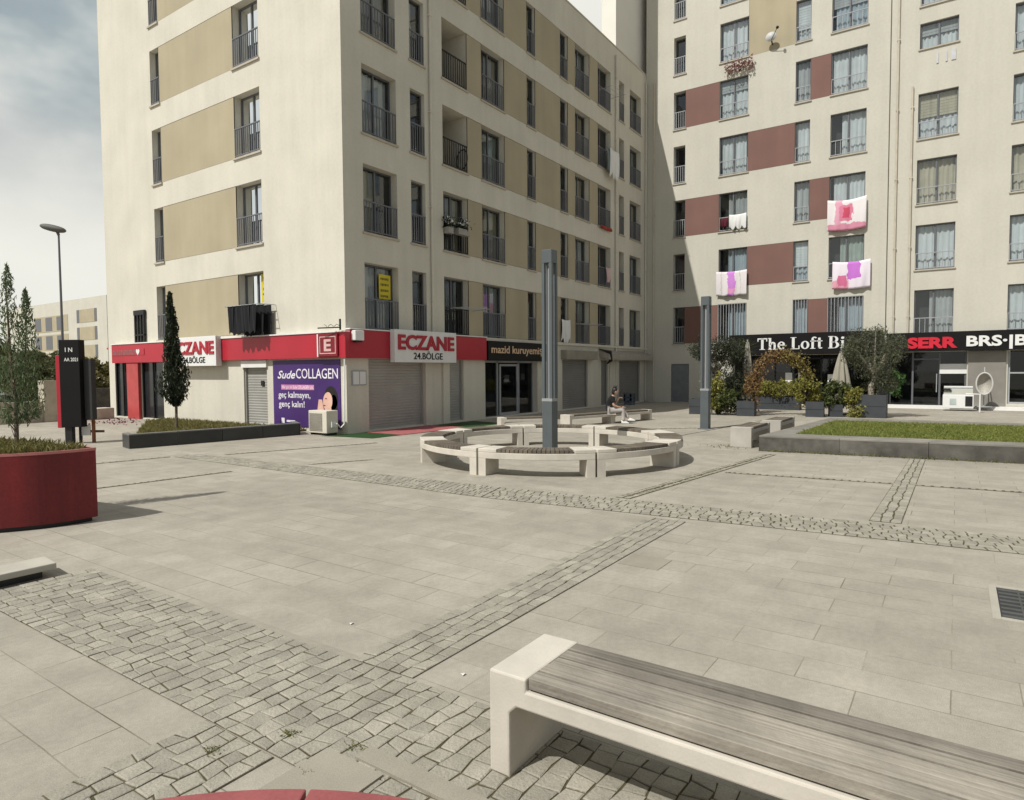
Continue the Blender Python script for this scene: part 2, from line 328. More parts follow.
def text(body, fr, u, z, d, height, m, parent, width=None, extr=.01, bold=0, shear=0, name='lettering', flip=1, center=True):
    """raised lettering on a facade frame; u is the middle of the word"""
    cu = bpy.data.curves.new('t', 'FONT'); cu.body = body; cu.size = 1; cu.extrude = 0; cu.offset = bold; cu.shear = shear; cu.resolution_u = 3
    o = bpy.data.objects.new('t', cu); COL.objects.link(o); bpy.context.view_layer.update()
    me = bpy.data.meshes.new_from_object(o.evaluated_get(bpy.context.evaluated_depsgraph_get()))
    bpy.data.objects.remove(o); V = np.array([v.co for v in me.vertices])
    if len(V) == 0: return None
    F = [tuple(p.vertices) for p in me.polygons]
    cap = 0.73; s = height/cap; w = V[:, 0].max()-V[:, 0].min(); sx = (width/w) if width else s
    xm = (V[:, 0].max()+V[:, 0].min())/2
    right = Vector((0, 0, 1)).cross(fr.N)      # viewer's right
    mb = MB(); n = len(V)
    ctr = fr.p(u, z, d)
    top = [ctr+right*((x-xm)*sx)+Vector((0, 0, y*s))+fr.N*extr for x, y, _ in V]
    mb.v = [tuple(p) for p in top]; mb.f = F[:]
    # side walls round the boundary edges
    cnt = {}
    for f in F:
        for a, b in zip(f, f[1:]+f[:1]): cnt[(a, b)] = 1
    mb.v += [tuple(p-fr.N*extr) for p in top]
    for a, b in cnt:
        if (b, a) not in cnt: mb.f.append((b, a, a+n, b+n))
    return mb.build(name, m, parent)

# ------------------------------------------------------------------ ground
g = MB(); g.quad((-300, -300, 0), (400, -300, 0), (400, 400, 0), (-300, 400, 0))
ground = setkind(g.build('ground', pavingmat()), 'structure')
strips = MB(); cobs = MB()
def cobble_strip(P00, P10, P11, P01, size, gap=.0078, z=.004, jit=.18):
    """setts laid in the quad P00-P10-P11-P01; rows run from P00 to P10"""
    P = [Vector((*p, 0)) for p in (P00, P10, P11, P01)]
    strips.quad(*[(p.x, p.y, z) for p in P])
    ln = (P[1]-P[0]).length; wd = (P[3]-P[0]).length; nr = max(1, round(wd/size)); 
    def pt(s, t): return (P[0]*(1-s)+P[1]*s)*(1-t)+(P[3]*(1-s)+P[2]*s)*t
    for r in range(nr):
        x = random.uniform(-.06, 0)*1; cuts = [0]
        while x < ln-.045:
            x += size*random.uniform(.85, 1.3)
            if x > .04: cuts.append(ln if x > ln-.045 else x)
        sl_ = [0 if i in (0, len(cuts)-1) else random.gauss(0, 1)*size*.06 for i in range(len(cuts))]
        for (a, b), (sa, sb) in zip(zip(cuts, cuts[1:]), zip(sl_, sl_[1:])):
            if b-a < .014: continue
            gx = gap*random.uniform(.7, 1.25); j = lambda: random.gauss(0, 1)*size*.022
            q = []
            t0, t1 = r/nr, (r+1)/nr
            du = (P[1]-P[0]).normalized(); dv = (P[3]-P[0]).normalized()
            def wob(rr, x): return 0 if rr in (0, nr) else size*(.075*math.sin(x*9+rr*2.1)+.06*math.sin(x*23+rr*5.3))
            for s_, so, t_, rr, sx, sy in ((a, -sa, t0, r, 1, 1), (b, -sb, t0, r, -1, 1), (b, sb, t1, r+1, -1, -1), (a, sa, t1, r+1, 1, -1)):
                x_ = min(max(s_+so+sx*gx*.5+j(), .002), ln-.002)
                q.append(pt(x_/ln, t_)+dv*(wob(rr, x_)+sy*gx*.5+(j() if 0 < rr < nr else 0)))
            c = sum(q, Vector())/4; h = z+random.uniform(.0045, .007); n = len(cobs.v)
            tl = random.gauss(0, .0009); tm = random.gauss(0, .0009)
            for w in q: cobs.v.append((w.x, w.y, 0.001))
            for w in q: cobs.v.append((w.x, w.y, h-.0022))
            for k, w in enumerate(q):
                e = c+(w-c)*.88; cobs.v.append((e.x, e.y, h+(tl if k in (0, 1) else -tl)+(tm if k in (0, 3) else -tm)))
            for k in range(4):
                m_ = (k+1) % 4; cobs.f += [(n+k, n+m_, n+4+m_, n+4+k), (n+4+k, n+4+m_, n+8+m_, n+8+k)]
            cobs.f.append((n+8, n+9, n+10, n+11))
cobble_strip((1.76, 3.02), (2.63, 3.0), (2.60, 6.35), (1.74, 6.35), .104)
cobble_strip((1.76, -1.5), (2.74, -1.5), (2.63, 2.996), (1.76, 3.016), .104)
cobble_strip((.4, 2.52), (1.75, 2.52), (1.755, 3.08), (.4, 3.1), .104)
cobble_strip((2.66, 2.52), (7.2, 2.53), (7.2, 2.98), (2.64, 3.0), .1)
cobble_strip((7.1, 13.4), (7.1, 5.4), (7.86, 5.6), (7.62, 13.4), .105, .014)
cobble_strip((7.1, 5.39), (8.33, -8), (9.07, -8), (7.86, 5.59), .11, .015)
cobble_strip((8.42, .48), (14.6, .46), (14.6, .72), (8.4, .8), .11, .016)
cobble_strip((11.02, 3.2), (12.0, -6.4), (12.1, -6.4), (11.12, 3.2), .1, .04)
cobble_strip((8.1, 3.62), (13.9, 3.0), (13.95, 3.2), (8.1, 3.84), .1, .04)
cobble_strip((7.9, 12.75), (11.2, 11.65), (11.22, 11.77), (7.9, 12.88), .12, .04)
cobble_strip((3.9, 14.0), (7.05, 13.42), (7.07, 13.55), (3.92, 14.12), .12, .04)
cobble_strip((4.5, 10.7), (6.6, 10.5), (6.6, 10.6), (4.5, 10.8), .1, .04)
cobble_strip((7.9, 10.0), (9.0, 9.5), (9.0, 9.62), (7.9, 10.12), .1, .04)
cobble_strip((14.4, 6.2), (25, 5.2), (25, 5.35), (14.4, 6.35), .15, .04)
cobble_strip((17, 8.6), (19, 6.3), (19.14, 6.4), (17.15, 8.75), .15, .04)
setkind(strips.build('cobble_joint_ground', joint), 'structure')
setkind(cobs.build('cobbled_path', cob), 'structure')
m_ = MB(); m_.box((5.32, 2.12, .001), (5.67, 2.5, .0045)); m_.build('paving_repair_ground', mat('brown_slab', (.27, .245, .195), .8, var=.1, fine=(150, .1)))['kind'] = 'structure'
m_ = MB(); m_.box((1.94, -.9, .005), (2.04, 2.2, .0215)); m_.box((1.56, 2.0, .005), (1.92, 2.36, .0195)); setkind(m_.build('paving_strip_path', mat('strip_granite', (.285, .262, .21), .8, var=.1, fine=(150, .12))), 'structure')
# moss tufts and weeds between the setts
mo = MB()
for cx, cy, n, s_ in ((1.62, 2.8, 70, .03), (1.9, 2.62, 80, .03), (2.0, 2.27, 60, .03), (1.75, 2.3, 70, .02), (14.25, 2.9, 160, .35), (14.6, 1.0, 180, .9), (14.8, 4.2, 90, .3)):
    p = np.c_[RNG.normal(cx, s_*.6, n), RNG.normal(cy, s_, n), RNG.uniform(.006, .02, n)]
    if cx > 14 and cy < 4: k_ = 260; yy = RNG.uniform(-1.2, 3.4, k_); p = np.c_[14.36+(3.46-yy)*.118-RNG.uniform(.01, .1, k_)**1, yy, RNG.uniform(.008, .05, k_)]
    mo.leaves(p, .014 if cx < 14 else .04, .3, .4)
setkind(mo.build('weeds', leafmat('moss', (.09, .1, .02), (.19, .19, .05))), 'stuff')
for k_, (x, y, lab) in enumerate(((3.0, 3.42, 'small white scrap of paper on the slabs beyond the cobble crossing'), (2.84, 2.3, 'small white scrap of paper on the slabs beside the bench end'))):
    q = MB(); q.grid(lambda u, v: (x+.03*u+.008*v, y+.024*v, .006+.004*math.sin(3*u+2*v)), 4, 4); o_ = tag(q.build('paper_scrap', white), lab, 'litter'); o_.modifiers.new('thick', 'SOLIDIFY').thickness = .001
# drain grate in the paving
t = thing('drain_grate', 'dark barred drain grate with a pale concrete frame set in the paving', 'drain', (6, -.6, 0))
f = MB()
for a, b in (((5.56, -.24), (6.42, -.29)), ((5.56, -1.05), (6.42, -1.0)), ((5.56, -.291), (5.61, -.999)), ((6.37, -.291), (6.42, -.999))): f.box((*a, .001), (*b, .009))
f.build('frame', mat('frame_concrete', (.37, .345, .29), .85, fine=(120, .1)), t)
f = MB(); f.box((5.61, -1.0, .001), (6.37, -.29, .003)); f.build('pit', dark, t)
f = MB()
for i in range(8): f.box((5.63+i*.094, -.99, .003), (5.672+i*.094, -.3, .008))
for i in range(4): f.box((5.615, -.42-i*.18, .004), (6.365, -.432-i*.18, .0085))
f.build('bars', mat('grate_iron', (.06, .062, .06), .5, var=.3), t)

# ------------------------------------------------------------------ windows
def window(fr, par, u0, u1, z0, z1, d, kind='two', curtain=None, cover=(0, 1), dimb=dark, openleft=0, depth=.55):
    """recessed window: frame > pane, curtain; the dark room lies behind"""
    fw_ = .045
    f = MB(); n = {'two': 2, 'one': 1, 'three': 3}[kind]
    if u1-u0 < .9: n = 1
    fr.box(f, u0, u1, z1-fw_, z1, d, d+.06); fr.box(f, u0, u1, z0, z0+fw_, d, d+.06)
    for i in range(n+1):
        c = u0+(u1-u0)*i/n; a = c-fw_/2 if 0 < i < n else (c if i == 0 else c-fw_); fr.box(f, a, a+fw_*(1 if i in (0, n) else 1.3), z0+fw_, z1-fw_, d-.002, d+.058)
    w = f.build('window', alu, par)
    p = MB(); fr.quad(p, u0+fw_, u1-fw_, z0+fw_, z1-fw_, d+.03); p.build('pane', pane, w)
    b = MB()
    for q in ((u0, u1, z0, z1),):
        fr.quad(b, u0, u1, z0, z1, d+depth)
        b.quad(fr.p(u0, z0, d+.061), fr.p(u1, z0, d+.061), fr.p(u1, z0, d+depth), fr.p(u0, z0, d+depth))
        b.quad(fr.p(u0, z1, d+.061), fr.p(u1, z1, d+.061), fr.p(u1, z1, d+depth), fr.p(u0, z1, d+depth))
        b.quad(fr.p(u0, z0, d+.061), fr.p(u0, z1, d+.061), fr.p(u0, z1, d+depth), fr.p(u0, z0, d+depth))
        b.quad(fr.p(u1, z0, d+.061), fr.p(u1, z1, d+.061), fr.p(u1, z1, d+depth), fr.p(u1, z0, d+depth))
    b.build('room_lining', dimb, w)
    if random.random() < .16 and u1-u0 > .5 and curtain:
        c = MB(); zb = z0+(z1-z0)*random.uniform(.25, .7); fr.box(c, u0+fw_, u1-fw_, zb, z1-fw_, d+.1, d+.11)
        for i in range(int((z1-zb)/.12)): fr.box(c, u0+fw_, u1-fw_, zb+i*.12, zb+i*.12+.012, d+.092, d+.0995)
        c.build('blind', random.choice((curt_c, curt_g, curt_w)), w)
    if curtain:
        c = MB(); a0 = u0+fw_+(u1-u0-2*fw_)*cover[0]; a1 = u0+fw_+(u1-u0-2*fw_)*cover[1]; ph = random.random()*6; fq = random.uniform(26, 40)
        c.grid(lambda s, t_: fr.p(a0+(a1-a0)*s, z0+fw_+(z1-z0-2*fw_)*t_, d+.16+.025*math.sin(fq*(a0+(a1-a0)*s)+ph+.3*t_)+.01*math.sin(fq*2.3*s)), max(6, int((a1-a0)*26)), 3)
        c.build('curtain', curtain, w, smooth=True)
    return w
def railing(fr, par, u0, u1, z0, h, d, m, step=.115, solid=False, name='railing'):
    r = MB(); fr.box(r, u0, u1, z0+h-.035, z0+h, d-.04, d); fr.box(r, u0, u1, z0+.05, z0+.08, d-.035, d-.005)
    n = max(2, round((u1-u0)/step))
    for i in range(n+1):
        c = u0+.012+(u1-u0-.024)*i/n; fr.box(r, c-.011, c+.011, z0+.08, z0+h-.035, d-.03, d-.008)
    return r.build(name, m, par)
def sill(fr, par, u0, u1, z, m=silm, d=-.05): 
    s_ = MB(); fr.box(s_, u0-.05, u1+.05, z-.06, z-.001, d, .0); return s_.build('sill', m, par)
curt_b = mat('blue_grey_curtain', (.4, .45, .5), .9, var=.08, streak=((9, 9, .2), .2)); curt_y = mat('sand_curtain', (.46, .4, .28), .9, var=.08, streak=((7, 7, .2), .2)); curt_n = mat('green_grey_curtain', (.36, .4, .36), .9, var=.1, streak=((12, 12, .2), .25))
def curt():
    return random.choice((curt_w, curt_w, curt_g, curt_c, curt_b, curt_y, curt_n))
def rcover():
    r = random.random()
    return (0, 1) if r < .4 else (0, .55) if r < .6 else (.45, 1) if r < .8 else (.25, 1)

# ------------------------------------------------------------------ building A (pharmacy block)
A = thing('apartment_building', 'cream apartment block with beige panels and a pharmacy with red fascia on its ground floor', 'apartment building', (X0, Y0, 0))
ROOF = 17.5; AZ = [2.95+2.8*k for k in range(5)]; AH = 1.94
D = .26
opsL, opsF = [], []
for z in AZ:
    z1 = z+AH
    opsL += [(17.78, 19.13, z, z1, D), (23.6, 24.2, z, z1, .22), (19.13, 23.6, z, z1, .02)]
    opsF += [(13.11, 14.48, z, z1, D), (15.09, 15.75, z, z1, .14), (18.76, 20.17, z, z1, D), (21.72, 22.33, z, z1, .14), (24.31, 24.95, z, z1, .14), (25.61, 26.95, z, z1, D), (27.81, 29.16, z, z1, D), (30.12, 30.71, z, z1, D), (31.4, 32.81, z, z1, D)]
    opsF += [(16.62, 17.93, z, z1, 1.5 if z > 6 else D)]
    opsF += [(a, b, z, z1, .02) for a, b in ((17.93, 18.76), (20.17, 21.72), (22.33, 24.31), (24.95, 25.61), (26.95, 27.81))]
gL = [(17.72, 18.95, 0.05, 1.9, .12), (23.92, 25.5, .05, 2.15, .1), (26.45, 27.58, .05, 2.15, .1)]
gF = [(13.2, 15.6, .05, 2.12, .14), (16.73, 17.6, .05, 2.12, .14), (18.85, 22.4, .05, 2.12, .3), (24.42, 26.78, .05, 2.22, .14), (28.14, 28.86, .05, 2.22, .14), (30.16, 32.76, .05, 2.22, .14)]
w = MB(); wall(w, FL, Y0, 28.05, 0, ROOF, opsL+gL); wall(w, FF, X0, XB, 0, ROOF, opsF+gF)
w.quad((X0, 28.05, 0), (XB, 28.05, 0), (XB, 28.05, ROOF), (X0, 28.05, ROOF)); w.quad((XB, Y0, 0), (XB, 28.05, 0), (XB, 28.05, ROOF), (XB, Y0, ROOF))
w.build('wall', render, A)
w = MB(); w.box((X0+.02, Y0+.02, ROOF-.4), (XB-.02, 28.0, ROOF-.3))
for a, b in (((X0, Y0), (XB, Y0+.25)), ((X0, Y0+.252), (X0+.25, 28.05))): w.box((a[0]-.03, a[1]-.03, ROOF), (b[0]+.0, b[1]+.0, ROOF+.06))
w.build('roof', soffit, A)
pn = []
for z in AZ:
    for fr, a, b in ((FL, 19.13, 23.6),)+tuple((FF, a, b) for a, b in ((17.93, 18.76), (20.17, 21.72), (22.33, 24.31), (24.95, 25.61), (26.95, 27.81))):
        q = MB(); fr.box(q, a, b, z+.012, z+AH-.014, .006, .03); q.build('cladding_panel', beige, A)
        if False: pass
jm = MB()
for z in AZ:
    for fr, a, b in ((FL, 19.13, 23.6), (FF, 17.93, 18.76), (FF, 20.17, 21.72), (FF, 22.33, 24.31), (FF, 24.95, 25.61), (FF, 26.95, 27.81)): fr.quad(jm, a, b, z, z+AH, .0295 if fr is FL else .0297)
jm.build('shadow_gap', jointm, A)
for k, z in enumerate(AZ):
    z1 = z+AH
    for a, b in ((17.78, 19.13), (23.6, 24.2)):
        w_ = window(FL, A, a, b, z, z1, (D if a < 20 else .22)-.002, 'two', curt_w if b-a > 1 and k in (1, 2) else (curt_g if random.random() < .5 else None), (0.0, .55), depth=.5)
        sill(FL, w_, a, b, z); railing(FL, w_, a+.01, b-.01, z, .92, .03, railm)
    for ci, (a, b) in enumerate(((13.11, 14.48), (15.09, 15.75), (16.62, 17.93), (18.76, 20.17), (21.72, 22.33), (24.31, 24.95), (25.61, 26.95), (27.81, 29.16), (30.12, 30.71), (31.4, 32.81))):
        dd = .14 if ci in (1, 4, 5) else D
        if ci == 2 and z > 6: dd = 1.5
        c = curt() if (b-a > 1 and ci not in (2, 7)) or random.random() < .3 else None
        if ci == 0 and k == 2: cv = (0, 1); c = curt_w
        else: cv = rcover()
        w_ = window(FF, A, a, b, z, z1, dd-.002, 'two', c, cv, depth=.5)
        sill(FF, w_, a, b, z); railing(FF, w_, a+.01, b-.01, z, .92, .03, blackm if ci == 2 else railm)
# downpipes on the shaded front
for u in (15.99, 29.66, 33.36):
    p = MB(); p.tube([FF.p(u, 3.0 if u < 20 else .05, -.06), FF.p(u, ROOF-.4, -.06)], .045, 8)
    for z in (4, 7, 10, 13, 16): FF.box(p, u-.07, u+.07, z, z+.04, -.11, 0)
    p.build('downpipe', render, A, smooth=False)
# ground floor: shutters, glazing
def shutter(fr, par, a, b, z0, z1, d, m, name='roller_shutter'):
    s_ = MB(); n = round((z1-z0)/.085)
    for i in range(n):
        za = z0+(z1-z0)*i/n; zb = z0+(z1-z0)*(i+1)/n
        s_.quad(fr.p(a, za, d), fr.p(b, za, d), fr.p(b, zb-.018, d-.014), fr.p(a, zb-.018, d-.014))
        s_.quad(fr.p(a, zb-.018, d-.014), fr.p(b, zb-.018, d-.014), fr.p(b, zb, d), fr.p(a, zb, d))
    o = s_.build(name, m, par)
    g_ = MB()
    for u in (a, b-.05): fr.box(g_, u, u+.05, z0, z1, d-.07, d+.01)
    fr.box(g_, a+.05, b-.05, z0, z0+.05, d-.03, d+.0); g_.build('guide_rail', m, o); return o
for a, b, z1, m in ((13.2, 15.6, 2.12, shut), (16.73, 17.6, 2.12, shut), (24.42, 26.78, 2.22, shut_d), (28.14, 28.86, 2.22, shut_d), (30.16, 32.76, 2.22, shut_d)): shutter(FF, A, a, b, .05, z1, .135, m)
o = shutter(FL, A, 17.72, 18.95, .05, 1.9, .115, shut)
q = MB(); FL.box(q, 18.0, 18.15, 1.32, 1.48, .07, .1); q.build('lock_plate', blackm, o)
q = MB(); FL.box(q, 17.68, 19.0, 1.9, 2.12, -.06, 0.0); q.build('shutter_box', white, A)
q = MB(); FF.box(q, 24.3, 27.25, 2.225, 2.62, -.28, -.001); q.build('shutter_box', mat('taupe_box', (.27, .245, .2), .6), A)
for u in (15.75, 16.62):
    q = MB(); FF.box(q, u-.16, u+.16, 0, 2.14, -.07, -.001); q.build('pilaster', render, A, bevel=.01)
q = MB(); FF.box(q, 29.0, 30.0, 0, 2.3, -.05, -.001); q.build('pilaster', render, A)
q = MB(); FF.box(q, 18.0, XB-.02, 2.84, 2.95, -.09, -.001); q.build('cornice', render, A)
# dried fruit shop door set
q = MB(); FF.quad(q, 18.85, 22.4, .05, 2.12, .6)
for a, b in ((18.85, .3), (22.4, .3)): q.quad(FF.p(a, .05, .3), FF.p(a, 2.12, .3), FF.p(a, 2.12, .6), FF.p(a, .05, .6))
q.build('shop_interior', dark, A)
q = MB()
for u in (18.85, 19.85, 21.3, 22.33): FF.box(q, u, u+.07, .05, 2.12, .2, .27)
FF.box(q, 18.92, 22.33, 2.05, 2.12, .2, .27)
sf = q.build('shopfront_frame', alu_l, A)
q = MB(); FF.quad(q, 18.9, 22.35, .06, 2.06, .235); q.build('pane', pane_d, sf)
q = MB()
for a, b in ((19.95, 20.03), (21.1, 21.18)): FF.box(q, a, b, .06, 2.0, .14, .19)
FF.box(q, 20.03, 21.1, 1.92, 2.0, .14, .19); FF.box(q, 20.03, 21.1, .06, .16, .14, .19); dr = q.build('door', alu_l, A)
q = MB(); FF.quad(q, 20.02, 21.11, .15, 1.93, .165); q.build('pane', pane_d, dr)
q = MB(); q.tube([FF.p(21.06, .75, .08), FF.p(21.06, 1.35, .08)], .02, 8); q.build('handle', alu_l, dr)
# pharmacy: entrance glazing on the sunlit side
for a, b in ((23.92, 25.5), (26.45, 27.58)):
    q = MB(); FL.quad(q, a, b, .05, 2.15, .095); q.build('black_glazing', mat('black_glass', (.02, .023, .025), .15, spec=.5, var=.2), A)
    q = MB()
    for u in (a, (a+b)/2-.02, b-.05): FL.box(q, u, u+.05, .05, 2.15, .03, .08)
    q.build('glazing_frame', blackm, A)
q = MB(); FL.box(q, 25.52, 26.4, 0, 2.13, -.12, -.001); q.build('entrance_post', mat('red_post', (.42, .06, .06), .4), A, bevel=.01)
# red fascia (both sides of the corner)
fa = MB(); FL.box(fa, Y0-.16, 27.45, 2.14, 2.85, -.16, -.001); o = fa.build('fascia', red, A, bevel=.006)
fa = MB(); FF.box(fa, X0+.001, 18.74, 2.13, 2.93, -.16, -.001); fa.build('fascia', red, A, bevel=.006)
q = MB(); FL.box(q, Y0-.17, 27.46, 2.852, 2.89, -.19, 0); FF.box(q, X0+.001, 18.74, 2.932, 2.965, -.19, 0); q.build('flashing', white, A)
# low annex at the far end
q = MB(); q.box((13.2, 28.06, 0), (20, 29.7, 2.75)); ann = q.build('annex_wall', mat('pinkish_render', (.52, .45, .38), .9, var=.12, streak=((3, 3, .2), .15)), A)
q = MB(); q.box((13.05, 28.06, 2.752), (20, 29.75, 2.83)); q.build('roof', red, ann)

# upper tower behind the front
T = thing('tower_block', 'taller plain cream tower rising behind the parapet where the two blocks meet', 'tower', (30.4, 15, 0))
q = MB(); q.box((30.42, Y0+.32, ROOF-.3), (XB+12, Y0+1.1, 27)); q.build('wall', mat('tower_render', (.68, .66, .6), .9, var=.05, vscale=.6), T)
q = MB(); q.box((30.4, Y0+.3, 27.001), (XB+12, Y0+1.12, 27.2)); q.build('roof', soffit, T)

# ------------------------------------------------------------------ building B
B = thing('apartment_building', 'tall pale apartment block with maroon panels above black restaurant shopfronts', 'apartment building', (XB, 5, 0))
BZ = [3.12+2.8*k for k in range(7)]; BH = 1.92; DB = .1; BT = 25.5; YR = -12
ops = []; wins = []
for k, z in enumerate(BZ):
    z1 = z+BH
    for ci, (a, b) in enumerate(((11.92, 12.55), (8.75, 10.15), (5.92, 6.58), (3.58, 5.05))): wins.append((k, ci, a, b, z, z1, .3 if ci == 0 else DB))
    if k == 4: wins.append((k, 4, .22, 1.6, z+1.1, z1+.25, DB))
    elif k < 4: wins.append((k, 4, .18, 1.61, z+.1, z1+.1, DB))
    else: wins.append((k, 4, .22, 1.6, z+.1, z1+.1, DB))
    wins.append((k, 5, -3.1, -1.65, z+.15, z1+.1, DB)); wins.append((k, 6, -7, -5.6, z+.15, z1+.1, DB))
ops += [(a, b, z, z1, d) for k, ci, a, b, z, z1, d in wins]
pan = []
for k, z in enumerate(BZ):
    z1 = z+BH
    if k in (0, 2, 4): pan += [(10.15, 11.92, z, z1, maroon), (5.05, 5.92, z, z1, maroon)]
    if k in (1, 3): pan += [(6.58, 8.75, z, z1, maroon)]
pan.append((6.58, 8.75, BZ[5]-.03, 24, beige))
ops += [(a, b, z, z1, .02) for a, b, z, z1, m in pan]
ops += [(11.66, 12.63, .03, 2.05, .06), (2.95, 9.4, .03, 2.42, .5), (-.34, 2.55, .03, 2.45, .3), (-4.2, -1.72, .25, 2.45, .2), (-11, -4.4, .25, 2.45, .2)]
w = MB(); wall(w, FB, YR, Y0-.001, 0, BT, ops)
w.quad((XB, YR, 0), (XB+14, YR, 0), (XB+14, YR, BT), (XB, YR, BT)); w.quad((XB+14, YR, 0), (XB+14, Y0, 0), (XB+14, Y0, BT), (XB+14, YR, BT)); w.quad((XB, Y0-.001, 0), (XB+14, Y0-.001, 0), (XB+14, Y0-.001, BT), (XB, Y0-.001, BT))
w.build('wall', render_b, B)
w = MB(); w.box((XB-.05, YR-.05, BT), (XB+14, Y0, BT+.25)); w.build('roof', soffit, B)
for a, b, z, z1, m in pan:
    q = MB(); FB.box(q, a+.008, b-.008, z+.01, z1-.012, .005, .03); q.build('cladding_panel', m, B)
q = MB()
for a, b, z, z1, m in pan: FB.quad(q, a, b, z, z1, .0195)
q.build('shadow_gap', jointm, B)
for k, ci, a, b, z, z1, d in wins:
    c = None; cv = (0, 1)
    if ci == 0: c = None
    elif ci in (1, 3): c = random.choice((curt_w, curt_b, curt_g, curt_n)); cv = random.choice(((0, 1), (0, 1), (0, .92), (.06, 1), (0, .7)))
    elif ci == 2: c = random.choice((curt_w, curt_g, curt_b))
    elif ci == 4: c = (curt_g, curt_w, curt_c, curt_w, curt_w, curt_w, curt_w)[k]; cv = (0, .62) if k == 0 else (0, 1)
    else: c = random.choice((curt_c, curt_w, curt_w))
    w_ = window(FB, B, a, b, z, z1, d-.002, 'two', c, cv, depth=.45)
    sill(FB, w_, a, b, z)
    if k == 0 and ci in (1, 2, 3):
        railing(FB, w_, a, b, z, BH+.04, -.02, alu_l, .14, name='window_grille')
    elif ci == 0: railing(FB, w_, a+.01, b-.01, z, .9, .05, alu_l, .12)
    elif not (k == 4 and ci == 4): railing(FB, w_, a+.01, b-.01, z, .72, .045, alu_l, .2)
# joints and pipes
q = MB(); FB.box(q, 2.66, 2.70, 3.3, BT, -.01, -.001); q.build('expansion_joint', jointm, B)
for u, z0, z1 in ((2.38, 2.9, BT), (1.82, 3.0, 13.9), (13.62, .1, 17)):
    p = MB(); p.tube([FB.p(u, z0, -.06), FB.p(u, z1, -.06)], .04, 8)
    for z in range(4, 24, 3):
        if z < z1: FB.box(p, u-.06, u+.06, z, z+.04, -.1, 0)
    p.build('downpipe', mat('pipe_beige', (.5, .45, .36), .6), B)
for u in (.95, .63, .38):
    q = MB(); FB.box(q, u-.035 if u > .5 else u-.08, u+.035 if u > .5 else u+.08, 14.68, 15.12, -.03, -.001); q.build('vent_grille', mat('vent_grey', (.5, .5, .52), .5), B)
q = MB(); FB.box(q, 11.68, 12.61, .03, 2.03, .02, .055); o = q.build('door', mat('grey_door', (.16, .17, .18), .5), B)
q = MB(); q.ball(FB.p(11.75, 1.0, -.01), .03); q.build('handle', alu_l, o)
q = MB(); FB.box(q, 2.56, 2.94, 0, 2.43, -.1, -.001); q.build('black_pilaster', blackm, B)
# restaurant glazing (left unit)
q = MB(); FB.quad(q, 2.95, 9.4, .03, 2.42, 1.6); FB.box(q, 2.95, 9.4, 0.031, .035, .5, 1.6)
for u in (2.95, 9.4): q.quad(FB.p(u, .03, .5), FB.p(u, 2.42, .5), FB.p(u, 2.42, 1.6), FB.p(u, .03, 1.6))
q.quad(FB.p(2.95, 2.42, .5), FB.p(9.4, 2.42, .5), FB.p(9.4, 2.42, 1.6), FB.p(2.95, 2.42, 1.6)); q.build('shop_interior', dark, B)
q = MB()
for u in (2.95, 4.2, 5.3, 5.95, 6.65, 7.4, 8.3, 9.34): FB.box(q, u, u+.06, .03, 2.42, .4, .46)
FB.box(q, 3.0, 9.34, 2.2, 2.26, .4, .46); FB.box(q, 3.0, 9.34, .03, .12, .401, .459); sf = q.build('shopfront_frame', blackm, B)
q = MB(); FB.quad(q, 3.0, 9.36, .1, 2.2, .43); q.build('pane', pane_d, sf)
# right unit
q = MB(); FB.quad(q, -.34, 2.55, .03, 2.45, 1.2); FB.box(q, -.34, 2.55, .031, .035, .3, 1.2)
for u in (-.34, 2.55): q.quad(FB.p(u, .03, .3), FB.p(u, 2.45, .3), FB.p(u, 2.45, 1.2), FB.p(u, .03, 1.2))
q.quad(FB.p(-.34, 2.45, .3), FB.p(2.55, 2.45, .3), FB.p(2.55, 2.45, 1.2), FB.p(-.34, 2.45, 1.2)); q.build('shop_interior', dark, B)
q = MB()
for u in (-.34, .58, 1.58, 2.45): FB.box(q, u, u+.07, .03, 2.45, .2, .27)
FB.box(q, .65, 1.58, 2.1, 2.17, .2, .27); FB.box(q, -.27, 2.45, .03, .1, .201, .269); sf = q.build('shopfront_frame', alu, B)
q = MB(); FB.quad(q, -.3, 2.5, .1, 2.44, .235); q.build('pane', pane_d, sf)
q = MB(); q.tube([FB.p(.72, .7, .12), FB.p(.72, 1.5, .12)], .02, 6); q.build('handle', alu_l, sf)
q = MB(); FB.box(q, -1.66, -.38, 0, 2.44, -.06, -.001); q.build('wall_panel', mat('grey_panel', (.22, .205, .18), .7, var=.08), B)
for a, b in ((-4.2, -1.72), (-11, -4.4)):
    q = MB(); FB.quad(q, a, b, .25, 2.45, .9); q.build('shop_interior', dark, B)
    q = MB(); 
    for u in (a, (a+b)/2, b-.08): FB.box(q, u, u+.08, .25, 2.45, .1, .17)
    FB.box(q, a, b, 1.5, 1.56, .101, .169); FB.box(q, a, b, .25, .33, .101, .169); sf = q.build('shopfront_frame', alu_l, B)
    q = MB(); FB.quad(q, a, b, .3, 2.4, .135); q.build('pane', pane_d, sf)
q = MB(); FB.box(q, -12, 2.6, 0, .14, -.5, -.07); q.build('doorstep', white, B)

